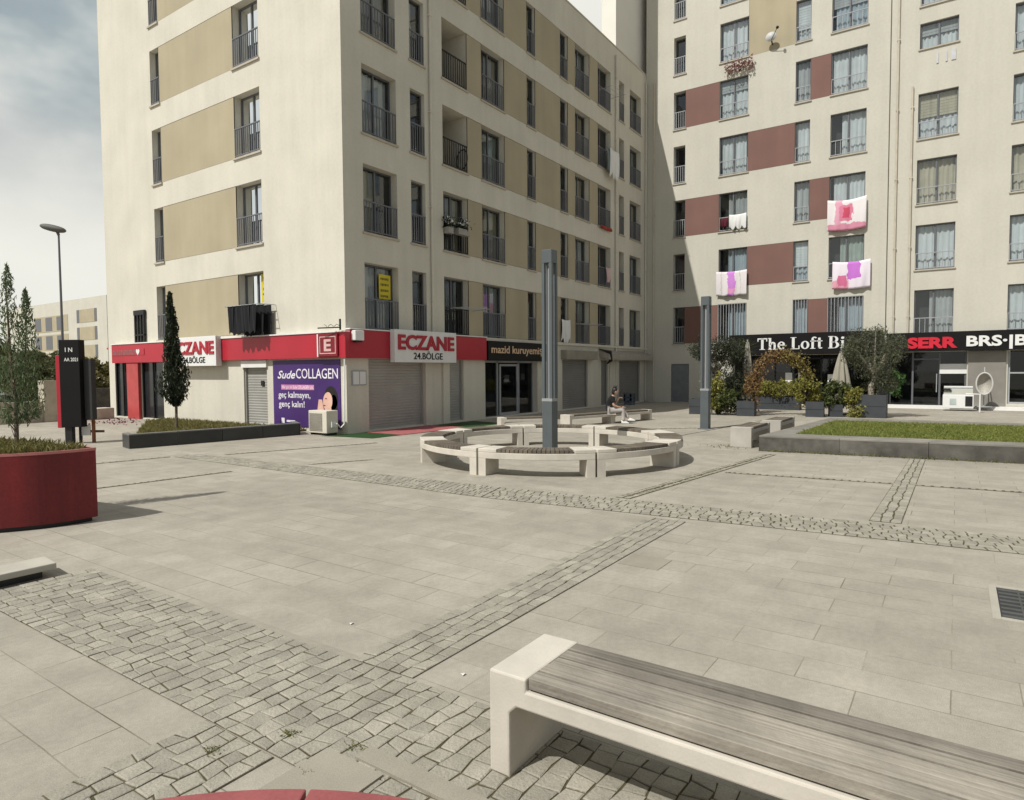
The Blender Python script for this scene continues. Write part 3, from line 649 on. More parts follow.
# ------------------------------------------------------------------ signs
def signbox(name, label, fr, u0, u1, z0, z1, d0, d1, m, loc=None, edge=None):
    t = thing(name, label, 'sign', tuple(fr.p((u0+u1)/2, z0, d0)))
    q = MB(); fr.box(q, u0, u1, z0, z1, d0, d1); q.build('board', m, t, bevel=.008); return t
s1 = signbox('pharmacy_sign', 'white pharmacy sign in red letters above the shaded roller shutters', FF, 13.92, 16.78, 2.02, 3.0, -.36, -.165, signw)
text('ECZANE', FF, 15.35, 2.42, -.36, .44, signred, s1, 2.6, .03, .034)
text('24.BÖLGE', FF, 15.4, 2.12, -.36, .21, signblk, s1, 1.35, .012, .01)
s2 = signbox('pharmacy_sign', 'white pharmacy sign on the sunlit side, partly hidden by the cypress', FL, 19.9, 22.75, 1.97, 2.95, -.36, -.165, signw)
text('ECZANE', FL, 21.25, 2.38, -.36, .42, signred, s2, 2.5, .03, .028)
text('24.BÖLGE', FL, 21.2, 2.08, -.36, .2, signblk, s2, 1.35, .012, .01)
s3 = signbox('letter_sign', 'square dark red sign with a single pale E at the building corner', FL, 14.2, 15.0, 2.18, 2.82, -.215, -.165, mat('dark_red_sign', (.2, .012, .02), .4))
q = MB()
for a, b, c, d_ in ((14.26, 14.94, 2.72, 2.745), (14.26, 14.94, 2.255, 2.28), (14.26, 14.285, 2.28, 2.72), (14.915, 14.94, 2.28, 2.72)): FL.box(q, a, b, c, d_, -.222, -.216)
q.build('border', mat('pale_red', (.62, .4, .38), .4), s3)
text('E', FL, 14.6, 2.34, -.216, .33, mat('pale_red', (.62, .4, .38)), s3, .3, .01, .03)
q = MB(); FL.box(q, 15.01, 15.06, 2.18, 2.82, -.215, -.165); q.build('white_edge', signw, s3)
s4 = signbox('shop_sign', 'black fascia sign with pale orange lowercase lettering over the glass shop door', FF, 18.78, 22.8, 2.12, 2.83, -.2, -.002, signblk)
text('mazid kuruyemiş', FF, 20.72, 2.4, -.2, .29, mat('sign_orange', (.66, .46, .29), .4), s4, 3.5, .012, .012)
s5 = signbox('lettering_strip', 'faint grey lettering and a white heart on the red fascia above the black entrance', FL, 24.9, 27.4, 2.42, 2.66, -.175, -.163, red)
q = MB(); u = 27.3
for k in range(11):
    wd = random.uniform(.09, .13); FL.box(q, u-wd, u-wd+.03, 2.45, 2.62, -.182, -.176); FL.box(q, u-.035, u, 2.45, 2.62, -.182, -.176); FL.box(q, u-wd+.03, u-.035, 2.45 if k % 2 else 2.59, 2.48 if k % 2 else 2.62, -.182, -.176); u -= .165
q.build('lettering', mat('letter_grey', (.22, .17, .16), .5), s5)
q = MB(); hc = []
for i in range(24):
    a = 2*math.pi*i/24; hx = 16*math.sin(a)**3; hy = 13*math.cos(a)-5*math.cos(2*a)-2*math.cos(3*a)-math.cos(4*a); hc.append((hx, hy))
q.quad(*[FL.p(25.35-x*.0085, 2.545+y*.0085, -.184) for x, y in hc]); q.build('heart', signw, s5)
s6 = signbox('restaurant_sign', 'long black fascia sign with white serif style restaurant name', FB, 2.78, 9.43, 2.43, 3.44, -.55, -.002, signblk)
def serif(word, fr, u, z, d, h, width, m, parent):
    """bold serif capitals and lowercase built from stems, slabs and bowls"""
    P = []; x = 0
    def r(a, b, c, e): P.append([(x+a, c), (x+b, c), (x+b, e), (x+a, e)])
    def arc(cx, cy, rx, ry, t0, t1, wx, wy):
        n = 14
        for i in range(n):
            a, b = R(t0+(t1-t0)*i/n), R(t0+(t1-t0)*(i+1)/n)
            P.append([(x+cx+rx*math.cos(a), cy+ry*math.sin(a)), (x+cx+rx*math.cos(b), cy+ry*math.sin(b)), (x+cx+(rx-wx)*math.cos(b), cy+(ry-wy)*math.sin(b)), (x+cx+(rx-wx)*math.cos(a), cy+(ry-wy)*math.sin(a))])
    for c in word:
        if c == 'T': r(.26, .44, .05, .95); r(.15, .55, 0, .05); r(0, .7, .9, 1); r(0, .07, .72, .9); r(.63, .7, .72, .9); x += .76
        elif c == 'h': r(.06, .22, .05, 1); r(0, .29, 0, .05); r(0, .06, .94, 1); arc(.34, .42, .2, .24, 0, 180, .15, .1); r(.4, .55, .05, .44); r(.34, .62, 0, .05); x += .67
        elif c == 'e': arc(.27, .33, .27, .34, 20, 325, .16, .08); r(.1, .52, .33, .42); x += .6
        elif c == 'L': r(.1, .28, .05, .95); r(0, .4, .95, 1); r(0, .62, 0, .06); r(.55, .62, .06, .3); x += .7
        elif c == 'o': arc(.29, .33, .29, .34, 0, 360, .16, .07); x += .64
        elif c == 'f': r(.08, .24, .05, .8); r(0, .34, 0, .05); r(0, .38, .6, .67); arc(.27, .8, .19, .2, 30, 180, .14, .09); x += .42
        elif c == 't': r(.1, .26, .1, .9); r(0, .38, .6, .67); arc(.26, .14, .16, .14, 180, 330, .13, .08); x += .46
        elif c == 'B': r(.08, .26, .05, .95); r(0, .4, 0, .055); r(0, .4, .945, 1); arc(.34, .735, .3, .265, -90, 90, .17, .06); arc(.36, .275, .34, .275, -90, 90, .18, .06); r(.2, .4, .48, .54); x += .78
        elif c == 'i': r(.06, .22, .05, .64); r(0, .29, 0, .05); r(0, .06, .6, .64); arc(.14, .84, .1, .1, 0, 360, .1, .1); x += .34
        else: x += .3
    right = Vector((0, 0, 1)).cross(fr.N); o = fr.p(u, z, d); q = MB(); sx = width/x
    for p in P:
        f = [o+right*((a-x/2)*sx)+Vector((0, 0, b*h)) for a, b in p]; bk = [v-fr.N*-.03 for v in f]; q.quad(*bk)
        for i in range(len(p)): j = (i+1) % len(p); q.quad(f[i], f[j], bk[j], bk[i])
    return q.build('lettering', m, parent)
serif('The Loft Bi', FB, 6.12, 2.68, -.55, .56, 3.86, signw, s6)
q = MB()
q.tube([FB.p(8.75, 2.8, -.57), FB.p(8.85, 3.0, -.57), FB.p(8.7, 3.15, -.57), FB.p(8.62, 2.9, -.57), FB.p(8.5, 2.85, -.57), FB.p(8.5, 3.1, -.57)], .018, 6); q.build('flourish', signw, s6)
s7 = signbox('cafe_sign', 'black fascia sign with thick red letters beside white letters', FB, -12, 2.6, 2.47, 3.28, -.45, -.002, signblk)
text('SERR', FB, .9, 2.62, -.45, .44, mat('sign_bright_red', (.55, .015, .035), .4), s7, 1.8, .04, .05)
text('BRS·|BR', FB, -1.55, 2.66, -.45, .42, signw, s7, 2.5, .04, .035)
# purple poster
s8 = signbox('wall_poster', 'large purple cosmetics poster with white lettering beside the corner', FL, 14.32, 17.38, 0.12, 2.1, -.03, -.002, mat('poster_purple', (.056, .02, .135), .45, var=.3, vscale=.5))
pw = mat('poster_white', (.75, .73, .76), .5)
text('Sude', FL, 16.72, 1.56, -.031, .24, pw, s8, .85, .004, .016, .35)
text('COLLAGEN', FL, 15.33, 1.56, -.031, .3, pw, s8, 1.85, .004, .004)
q = MB(); FL.box(q, 15.45, 16.98, 1.22, 1.37, -.034, -.0305); q.build('text_strip', mat('poster_pink', (.6, .2, .4), .5), s8)
text('Her gün bir Sude COLLAGEN için,', FL, 16.2, 1.255, -.035, .095, pw, s8, 1.44, .002, .006)
text('geç kalmayın,', FL, 16.37, .98, -.031, .19, pw, s8, 1.5, .004, .01)
text('genç kalın!', FL, 16.5, .7, -.031, .19, pw, s8, 1.22, .004, .01)
q = MB(); FL.quad(q, 16.85, 17.0, .2, .36, -.033); FL.quad(q, 16.35, 16.75, .24, .3, -.033); q.build('maker_mark', pw, s8)
q = MB(); hair = mat('hair_black', (.015, .012, .012), .5)
def disc(mb, u, z, ru, rz, d, n=24, rot=0):
    mb.quad(*[FL.p(u-(ru*math.cos(2*math.pi*i/n)*math.cos(rot)-rz*math.sin(2*math.pi*i/n)*math.sin(rot)), z+ru*math.cos(2*math.pi*i/n)*math.sin(rot)+rz*math.sin(2*math.pi*i/n)*math.cos(rot), d) for i in range(n)])
disc(q, 14.72, .98, .3, .36, -.0325); disc(q, 14.6, .8, .16, .3, -.0325); q.build('printed_hair', hair, s8)
q = MB(); disc(q, 14.86, .9, .2, .27, -.034, rot=-.15); disc(q, 14.82, .62, .12, .2, -.0342); q.build('printed_face', mat('printed_skin', (.68, .42, .33), .6, var=.08), s8)
q = MB(); q.quad(*[FL.p(*p, -.036) for p in ((15.4, .2), (15.15, .2), (15.02, .62), (15.1, .95), (15.25, .95), (15.32, .6))]); q.build('printed_arm', mat('printed_skin', (.68, .42, .33)), s8)
q = MB(); disc(q, 14.93, .98, .05, .018, -.036); disc(q, 15.0, .78, .05, .02, -.036); q.build('printed_features', mat('printed_dark', (.2, .05, .06), .6), s8)
# notice, alarm box, bracket, etc. near the corner
t = thing('notice_board', 'small white framed notice on the pier beside the wide shutter', 'notice', tuple(FF.p(12.85, 1.45, 0)))
q = MB(); FF.box(q, 12.55, 13.08, 1.36, 1.78, -.04, -.001); q.build('frame', alu_l, t)
q = MB(); FF.quad(q, 12.58, 12.8, 1.39, 1.75, -.042); FF.quad(q, 12.83, 13.05, 1.39, 1.75, -.042); q.build('paper', signw, t)
t = thing('alarm_box', 'small white box lamp fixed to the red fascia at the corner', 'alarm box', tuple(FF.p(12.6, 2.6, -.2)))
q = MB(); FF.box(q, 12.42, 12.75, 2.62, 2.9, -.34, -.161); q.build('housing', signw, t, bevel=.02)
q = MB(); FF.box(q, 12.47, 12.7, 2.57, 2.618, -.3, -.19); q.build('lens', blackm, t)
t = thing('flag_bracket', 'thin black metal bracket with scrolls projecting above the red fascia corner', 'bracket', tuple(FL.p(14.4, 2.95, -.2)))
q = MB(); q.tube([(12.1, 14.0, 2.97), (11.95, 14.75, 2.97)], .018, 6); q.tube([(12.1, 14.0, 2.9), (12.1, 14.0, 3.2)], .03, 6); q.build('arm', blackm, t)
q = MB(); q.tube([(12.1-.012*i, 14.0+.06*i, 2.97+.09*abs(math.sin(i*.9))) for i in range(10)], .008, 5); q.build('scroll', blackm, t)
t = thing('wall_lantern', 'tall black barred lantern frame standing on the red canopy against the sunlit wall', 'lantern', tuple(FL.p(25.6, 2.9, -.1)))
q = MB()
for u in (25.0, 25.22, 25.44, 25.66): FL.box(q, u, u+.07, 2.9, 4.0, -.1, -.03)
q.build('bars', blackm, t); q = MB(); FL.box(q, 24.98, 25.75, 3.92, 4.1, -.11, -.02); FL.box(q, 25.0, 25.73, 3.15, 3.2, -.105, -.025); q.build('cap', blackm, t)
# awning over the last shutters
t = thing('awning', 'folded beige awning case above the farthest shutters', 'awning', tuple(FF.p(30.8, 2.3, -.2)))
q = MB(); q.prism([(0, 0)], 0, 0) if False else None
q = MB(); n0 = 27.95; n1 = 33.3
q.quad(FF.p(n0, 2.72, 0), FF.p(n1, 2.72, 0), FF.p(n1, 2.5, -.5), FF.p(n0, 2.5, -.5)); q.quad(FF.p(n0, 2.5, -.5), FF.p(n1, 2.5, -.5), FF.p(n1, 2.25, -.52), FF.p(n0, 2.25, -.52)); q.quad(FF.p(n0, 2.25, -.52), FF.p(n1, 2.25, -.52), FF.p(n1, 2.4, 0), FF.p(n0, 2.4, 0)); q.quad(FF.p(n0, 2.72, 0), FF.p(n0, 2.5, -.5), FF.p(n0, 2.25, -.52), FF.p(n0, 2.4, 0)); q.quad(FF.p(n1, 2.72, 0), FF.p(n1, 2.5, -.5), FF.p(n1, 2.25, -.52), FF.p(n1, 2.4, 0))
q.build('canvas', mat('awning_beige', (.33, .3, .25), .8, var=.1), t)
q = MB(); q.tube([FF.p(27.8, 2.75, -.05), FF.p(28.1, 2.6, -.5), FF.p(28.25, 2.2, -.45), FF.p(28.2, 2.05, -.3)], [.03, .09, .1, .03], 7); q.build('bracket', blackm, t)
# air conditioner at the corner
t = thing('air_conditioner', 'cream outdoor air conditioner on the ground in front of the purple poster', 'air conditioner', (11.95, 14.7, 0))
q = MB(); q.box((11.72, 14.18, .06), (12.12, 14.94, .68)); cse = q.build('casing', mat('ac_cream', (.6, .56, .47), .5, var=.06), t, bevel=.015)
q = MB()
for i in range(12): q.box((11.70, 14.36, .13+i*.042), (11.717, 14.9, .145+i*.042))
q.build('fan_grille', mat('ac_grille', (.3, .28, .24), .6), t)
q = MB(); q.box((11.75, 14.22, 0), (12.1, 14.28, .058)); q.box((11.75, 14.84, 0), (12.1, 14.9, .058)); q.build('feet', blackm, t)
q = MB(); q.tube([(12.0, 14.17, .3), (12.0, 14.08, .32), (12.1, 14.05, .2), (12.2, 14.02, .3), (12.25, 14.02, 2.1)], .02, 6); q.box((11.85, 14.12, .22), (12.0, 14.178, .38)); q.build('hose', white, t)

# ------------------------------------------------------------------ carpets
t = MB(); t.quad((11.75, 13.5, .004), (11.85, 12.55, .004), (17.6, 12.3, .004), (17.9, 13.9, .004), (12.45, 14.0, .004), (12.2, 14.2, .004), (11.6, 14.3, .004))
tag(t.build('turf_carpet', leafmat('artificial_turf', (.018, .065, .018), (.04, .11, .03), 20)), 'dark green artificial turf laid along the shutters', 'carpet')
t = MB(); t.box((12.95, 12.5, .0055), (15.7, 13.98, .012)); tag(t.build('red_mat', mat('faded_red_mat', (.33, .1, .1), .95, var=.15)), 'faded red mat on the turf before the wide shutter', 'mat')

# ------------------------------------------------------------------ ring of curved benches round the lamp
RC = (11.2, 6.75); RO, RI = 2.6, 2.14
def sector(mb, c, ri, ro, a0, a1, z0, z1, n=12):
    poly = [(c[0]+ro*math.cos(a0+(a1-a0)*i/n), c[1]+ro*math.sin(a0+(a1-a0)*i/n)) for i in range(n+1)]+[(c[0]+ri*math.cos(a1-(a1-a0)*i/n), c[1]+ri*math.sin(a1-(a1-a0)*i/n)) for i in range(n+1)]
    mb.prism(poly, z0, z1)
ring_lab = ['front curved concrete bench of the ring, slatted deck directly before the lamp post', 'curved concrete bench of the ring, next to the front one on the lawn side', 'curved concrete bench of the ring at its lawn end, casting a round shadow', 'curved concrete bench of the ring, on the back side nearest the restaurant', 'curved concrete bench of the ring, on the back side nearest the seated person', 'curved concrete bench of the ring directly behind the lamp post', 'curved concrete bench of the ring, on the back side nearest the red mat', 'curved concrete bench of the ring at its pharmacy end, beside the front one']
def curved_bench():
    t = thing('curved_bench', ring_lab[0], 'bench', (0, 0, 0), 'curved benches in a ring round the lamp post')
    h = R(22.1); c = (0, 0); k = R(3.2)
    q = MB(); sector(q, c, RI, RO, -h, h, .29, .395, 22); sector(q, c, RI, RO, -h, -h+k*2.4, .3951, .455, 4); sector(q, c, RI, RO, h-k*2.4, h, .3951, .455, 4)
    q.build('concrete_frame', concrete, t, bevel=.008)
    for s_ in (-1, 1):
        q = MB(); a = s_*h; b = s_*(h-k); a = s_*(h-R(.06)); sector(q, c, RI+.003, RO-.003, min(a, b), max(a, b), 0, .3, 3); q.build('leg', concrete, t)
    q = MB(); n = 17; w0 = -h+k*2.4+R(.3); w1 = h-k*2.4-R(.3)
    for i in range(n):
        a = w0+(w1-w0)*i/n; b = w0+(w1-w0)*(i+1)/n-R(.28); sector(q, c, RI+.03, RO-.012, a, b, .397, .452, 1)
    q.build('slatted_seat', wood_d, t); return t
cb = curved_bench(); cb.location = (*RC, 0); cb.rotation_euler.z = R(205.5)
for i in range(1, 8): dup(cb, (*RC, 0), R(205.5+45*i), ring_lab[i])
def post_lamp(name, label, loc, H, w=.28, hb=1.13):
    t = thing(name, label, 'lamp post', loc, 'square lamp posts of the plaza'); x, y, z = loc
    q = MB(); q.box((x-w/2, y-w/2, 0), (x+w/2, y+w/2, hb)); q.box((x-w/2-.05, y-w/2-.05, 0), (x+w/2+.05, y+w/2+.05, .025)); q.build('base', lampm, t, bevel=.008)
    q = MB()
    for sx in (-1, 1):
        for sy in (-1, 1): cx, cy = x+sx*(w/2-.03), y+sy*(w/2-.03); q.box((cx-.03, cy-.03, hb+.06), (cx+.03, cy+.03, H-.26))
    q.build('posts', lampm, t)
    q = MB(); q.tube([(x, y, hb+.061), (x, y, H-.26)], .035, 10); q.build('light_tube', lampl, t)
    q = MB(); q.box((x-w/2-.005, y-w/2-.005, hb+.001), (x+w/2+.005, y+w/2+.005, hb+.06)); q.build('collar', lampl, t)
    q = MB(); q.box((x-w/2, y-w/2, H-.26), (x+w/2, y+w/2, H)); q.build('cap', lampm, t, bevel=.008); return t
post_lamp('lamp_post', 'square grey lamp post standing in the middle of the bench ring', (11.2, 6.75, 0), 4.14, .23)
post_lamp('lamp_post', 'square grey lamp post in front of the restaurant plants', (18.9, 6.07, 0), 3.87, .24)

# ------------------------------------------------------------------ straight benches
def straight_bench(label, loc, rz, length, cm=None, h=.455, w=.46, planks=5, cap=.19, group=None, mid=False, woodm=wood, leg=.105):
    """local: x = length from the near end, y = width"""
    t = thing('bench', label, 'bench', (0, 0, 0), group)
    zl = h-.135; zt = h-.055; L0 = length; legs = [(0, leg)]+([((L0-leg)/2-.05, (L0+leg)/2+.05)] if mid else [])+[(L0-leg, L0)]
    pr = []
    for a, b in legs:
        f_ = .035                       # small cast fillets where leg meets beam
        if a > 0: pr += [(a-f_, zl), (a, zl-f_)]
        pr += [(a, 0), (b, 0)]
        if b < L0: pr += [(b, zl-f_), (b+f_, zl)]
    pr += [(L0, h), (L0-cap, h), (L0-cap, zt), (cap, zt), (cap, h), (0, h)]
    q = MB(); n = len(pr); q.v = [(x, 0, z) for x, z in pr]+[(x, w, z) for x, z in pr]
    q.f = [tuple(range(n)), tuple(range(2*n-1, n-1, -1))]+[(i, n+i, n+(i+1) % n, (i+1) % n) for i in range(n)]
    q.build('concrete_frame', cm or concrete, t, bevel=.009)
    q = MB(); q.box((cap+.006, .03, zt+.001), (length-cap-.006, w-.03, zt+.006)); q.build('seat_gap_shade', blackm, t)  # added black sheet that paints the shade between the planks
    q = MB(); pw_ = (w-.03)/planks
    for i in range(planks): q.box((cap+.004, .015+i*pw_, h-.046), (length-cap-.004, .015+(i+1)*pw_-.0125, h+.003+random.uniform(-.003, .003)))
    q.build('slatted_seat', woodm, t, bevel=.0025, seg=1); t.location = loc; t.rotation_euler.z = rz; return t
straight_bench('pale concrete bench with weathered grey planks, closest to the viewer', (2.225, 1.655, 0), -math.pi/2, 2.5)
t = thing('concrete_slab', 'low pale concrete slab seat whose end shows before the red planter', 'slab seat', (1.2, 6.3, 0))
q = MB(); q.prism([(-.6, 6.38), (2.33, 6.36), (2.36, 6.68), (-.6, 6.7)], .07, .125); q.build('top_slab', mat('slab_grey', (.4, .375, .32), .85, var=.15), t, bevel=.008)
q = MB(); q.prism([(-.5, 6.46), (2.25, 6.44), (2.28, 6.62), (-.5, 6.64)], 0, .0695); q.build('plinth', stone_k, t)  # recessed base made black: shade under the slab put into its colour
straight_bench('grey concrete bench with its end against the lawn kerb corner', (14.78, 3.72, 0), 0, 1.75, mat('bench_grey', (.4, .375, .33), .85, var=.12), group='benches beside the raised lawn', woodm=wood_d)
straight_bench('farther concrete bench beside the raised lawn, toward the restaurant', (17.1, 3.6, 0), 0, 1.7, mat('bench_grey', (.4, .375, .33)), group='benches beside the raised lawn', woodm=wood_d)
pb_rz = R(-15.3)
straight_bench('pale concrete bench carrying the seated person', (17.42, 9.79, 0), pb_rz, 4.05, h=.37, w=.42, mid=True, group='straight benches before the shaded shops', woodm=wood_d)
straight_bench('pale concrete bench before the glass shop door', (15.75, 11.2, 0), R(-38), 1.7, h=.34, w=.42, group='straight benches before the shaded shops', woodm=wood_d)

# red curved bench under the viewer
t = thing('red_curved_bench', 'red curved bench whose joined top just shows at the bottom edge', 'bench', (-.1, .8, 0))
c0 = (-.1, .8); 
for i, (a0, a1) in enumerate(((-8, 12.6), (13, 31.6), (32, 50.6), (51, 69), (69.4, 88))):
    q = MB(); sector(q, c0, 1.12, 1.6, R(a0), R(a1), .36, .452, 10); q.build('seat_segment', mat('red_seat', (.27, .075, .075), .6, var=.12, vscale=6, fine=(90, .08)), t, bevel=.006)
q = MB(); sector(q, c0, 1.2, 1.52, R(-8), R(88), 0, .359, 30); q.build('base', redp, t)

# red planter
pl = thing('red_planter', 'dark red curved metal planter holding a young tree', 'planter', (2.2, 9.6, 0))
arc = [(3.47, 8.46), (3.43, 8.42), (3.2, 8.41), (2.95, 8.46), (2.75, 8.55), (2.55, 8.67), (2.3, 8.85), (2.1, 9.02), (1.8, 9.35), (1.55, 9.7), (1.2, 10.3), (1.3, 11.0), (2.9, 11.0), (3.25, 10.2), (3.38, 9.3)]
arc = [(x+.075, y-.03) for x, y in arc]
for _ in range(2): arc = [p for i in range(len(arc)) for a, b in ((arc[i], arc[(i+1) % len(arc)]),) for p in ((a[0]*.75+b[0]*.25, a[1]*.75+b[1]*.25), (a[0]*.25+b[0]*.75, a[1]*.25+b[1]*.75))]
def offset(poly, k):
    cx = sum(p[0] for p in poly)/len(poly); cy = sum(p[1] for p in poly)/len(poly)
    return [(cx+(x-cx)*k, cy+(y-cy)*k) for x, y in poly]
inn = offset(arc, .965)
q = MB(); n = len(arc)
for i in range(n):
    j = (i+1) % n; a, b, c, d_ = arc[i], arc[j], inn[j], inn[i]
    q.quad((*a, .05), (*b, .05), (*b, .87), (*a, .87)); q.quad((*d_, .5), (*c, .5), (*c, .87), (*d_, .87))
q.f.append(tuple(range(len(q.v), len(q.v)+n))); q.v += [(x, y, .05) for x, y in arc]
q.build('shell', redp, pl)
q = MB()
for i in range(n):
    j = (i+1) % n; o1 = offset(arc, 1.004); q.quad((*o1[i], .871), (*o1[j], .871), (*inn[j], .871), (*inn[i], .871)); q.quad((*o1[i], .84), (*o1[j], .84), (*o1[j], .871), (*o1[i], .871))
q.build('rim', redtop, pl)
q = MB(); q.prism(offset(arc, .95), 0, .05); q.build('plinth', blackm, pl)
q = MB(); q.prism(offset(arc, .96), .7, .845); q.build('soil', soil, pl)
def blades(poly, n, z, hmin, hmax, m, name, kind='stuff', lean=.5, wdt=.012, zfn=None):
    P = np.array(poly); lo, hi = P.min(0), P.max(0); pts = []
    def inside(x, y):
        c = False; k = len(poly); j = k-1
        for i in range(k):
            (xi, yi), (xj, yj) = poly[i], poly[j]
            if (yi > y) != (yj > y) and x < (xj-xi)*(y-yi)/(yj-yi)+xi: c = not c
            j = i
        return c
    q = MB()
    while len(pts) < n:
        x, y = RNG.uniform(lo[0], hi[0]), RNG.uniform(lo[1], hi[1])
        if inside(x, y): pts.append((x, y))
    for x, y in pts:
        h = RNG.uniform(hmin, hmax); a = RNG.uniform(0, 6.28); lx, ly = RNG.normal(0, lean*h, 2); w_ = wdt*RNG.uniform(.7, 1.3); zz = z if zfn is None else zfn(x, y)
        dx, dy = math.cos(a)*w_, math.sin(a)*w_; b = len(q.v)
        q.v += [(x-dx, y-dy, zz-.01), (x+dx, y+dy, zz-.01), (x+lx*.4+dx*.6, y+ly*.4+dy*.6, zz+h*.6), (x+lx, y+ly, zz+h), (x+lx*.4-dx*.6, y+ly*.4-dy*.6, zz+h*.6)]
        q.f.append((b, b+1, b+2, b+3, b+4))
    o = q.build(name, m); o['kind'] = kind; return o
blades(offset(arc, .95), 4200, .845, .04, .12, dryg, 'planter_grass')

# ------------------------------------------------------------------ vegetation
def cluster(centres, n, jitter=1.0):
    """points scattered through ellipsoid clumps (cx,cy,cz,rx,ry,rz)"""
    out = []; wts = np.array([c[3]*c[4]*c[5] for c in centres])**.67; wts = wts/wts.sum()
    for c, w_ in zip(centres, wts):
        k = int(n*w_)+1; d = RNG.normal(size=(k, 3)); d /= np.linalg.norm(d, axis=1)[:, None]; r = RNG.uniform(.15, 1, k)[:, None]**.45
        out.append(np.array(c[:3])+d*r*np.array(c[3:])*(1+.12*RNG.normal(size=(k, 1))))
    return np.concatenate(out)
def clumps(c, r, n, cr, flat=1):
    res = []
    for _ in range(n):
        d = RNG.normal(size=3); d /= np.linalg.norm(d); k = RNG.uniform(.25, 1)**.5
        s_ = cr*RNG.uniform(.6, 1.3); res.append((c[0]+d[0]*k*r[0], c[1]+d[1]*k*r[1], c[2]+d[2]*k*r[2], s_, s_, s_*flat))
    return res
# columnar tree in the red planter
tr = thing('young_tree', 'slim young columnar tree with two leaders growing from the red planter', 'tree', (3.12, 9.55, .8))
q = MB(); q.tube([(3.12, 9.55, .75), (3.13, 9.55, 1.4), (3.1, 9.56, 1.9), (3.08, 9.58, 2.95)], [.026, .022, .017, .004], 7); q.tube([(3.13, 9.55, 1.3), (3.22, 9.5, 1.7), (3.25, 9.45, 2.7)], [.016, .012, .004], 6); q.build('trunk', bark, tr)
q = MB(); P = []
for (x, y, z0, zt, rm) in ((3.1, 9.57, 1.15, 3.06, .25), (3.24, 9.45, 1.2, 2.78, .2)):
    for _ in range(1400):
        s_ = RNG.uniform(0, 1)**1.2; z = z0+(zt-z0)*s_; r = rm*(min(1, s_*5+.5))*(1-s_)**.62*RNG.uniform(.1, 1)**.6*RNG.uniform(.8, 1.15); a = RNG.uniform(0, 6.28); P.append((x+r*math.cos(a), y+r*math.sin(a), z+RNG.normal(0, .02)))
q.leaves(P, .065, .9, .22); q.build('crown', lf_con, tr)
q = MB()
for _ in range(70):
    b_ = P[int(RNG.integers(len(P)))]; x_ = 3.1 if b_[0] < 3.17 else 3.24; q.tube([(x_, 9.55, b_[2]-.14), b_], [.005, .002], 4)
q.build('twigs', bark, tr)
# cypress in the black planter
tr = thing('cypress', 'narrow dark cypress on a thin stem in the black stone bed', 'cypress tree', (9.45, 17.7, .3))
q = MB(); q.tube([(9.5, 17.75, .25), (9.52, 17.76, 1.0), (9.55, 17.8, 2.2), (9.5, 17.9, 3.8)], [.04, .035, .025, .006], 7); q.build('trunk', bark, tr)
q = MB(); P = []
for _ in range(7000):
    s_ = RNG.uniform(0, 1)**1.1; z = .85+3.1*s_; prof = np.interp(s_, [0, .06, .16, .28, .42, .6, .8, 1], [.07, .23, .38, .33, .22, .15, .1, .03])
    a = RNG.uniform(0, 6.28); r = prof*RNG.uniform(0, 1)**.5*(1+.3*math.sin(3*a+z*5)+.2*math.sin(7*a-z*9)); P.append((9.53+r*math.cos(a)-.03*s_, 17.8+r*math.sin(a)+.1*s_, z))
q.leaves(P, .11, 1.1, .3); q.build('crown', lf_dark, tr)
# black stone bed
bp = [(7.3, 15.7), (11.6, 15.02), (12.25, 15.75), (12.25, 23.6), (9.9, 20.2), (7.42, 16.3)]
t = thing('stone_bed', 'long low black stone planting bed along the sunlit shop wall', 'planting bed', (9.5, 17, 0))
ib = [(7.5, 15.86), (11.4, 15.24), (11.5, 15.9), (11.45, 15.9), (11.4, 15.9), (7.6, 16.25)]
q = MB(); q2 = MB()
for a, b, ia, ibb in (((7.3, 15.7), (11.5, 15.03), (7.46, 15.86), (11.42, 15.23)), ((11.505, 15.03), (11.9, 15.75), (11.42, 15.231), (11.72, 15.75)), ((7.3, 15.705), (7.42, 16.3), (7.46, 15.865), (7.56, 16.3))):
    a, b, ia, ibb = map(Vector, (a, b, ia, ibb)); ln = (b-a).length; m_ = max(1, round(ln/1.05))
    for s_ in range(m_):
        e = (b-a).normalized()*.012; p0 = a+(b-a)*(s_/m_); p1 = a+(b-a)*((s_+1)/m_)-e; q0 = ia+(ibb-ia)*(s_/m_); q1 = ia+(ibb-ia)*((s_+1)/m_)-e
        q.prism([tuple(p0), tuple(p1), tuple(q1), tuple(q0)], 0, .31); q2.prism([tuple(p0), tuple(p1), tuple(q1), tuple(q0)], .3105, .335)
q.build('kerb', stone_k, t); q2.build('coping', mat('black_stone_cap', (.15, .15, .14), .6, var=.2), t)
gp = [(7.57, 16.2), (7.6, 15.95), (11.4, 15.3), (12.0, 15.8), (12.36, 15.9), (12.36, 23.6), (11.4, 23.2), (9.6, 20.0)]
q = MB(); q.prism(gp, .005, .06); q.build('soil', soil, t)
blades(gp, 11000, .06, .04, .13, dryg, 'bed_grass')
fl = MB(); fl.leaves(np.c_[RNG.normal(10.9, .5, 110), RNG.normal(24.0, .7, 110), RNG.uniform(.01, .14, 110)], .07, .2, .8)
tag(fl.build('flower_patch', leafmat('magenta_flower', (.14, .035, .06), (.26, .08, .12))), 'patch of magenta flowers at the end of the black stone bed', 'flowers')

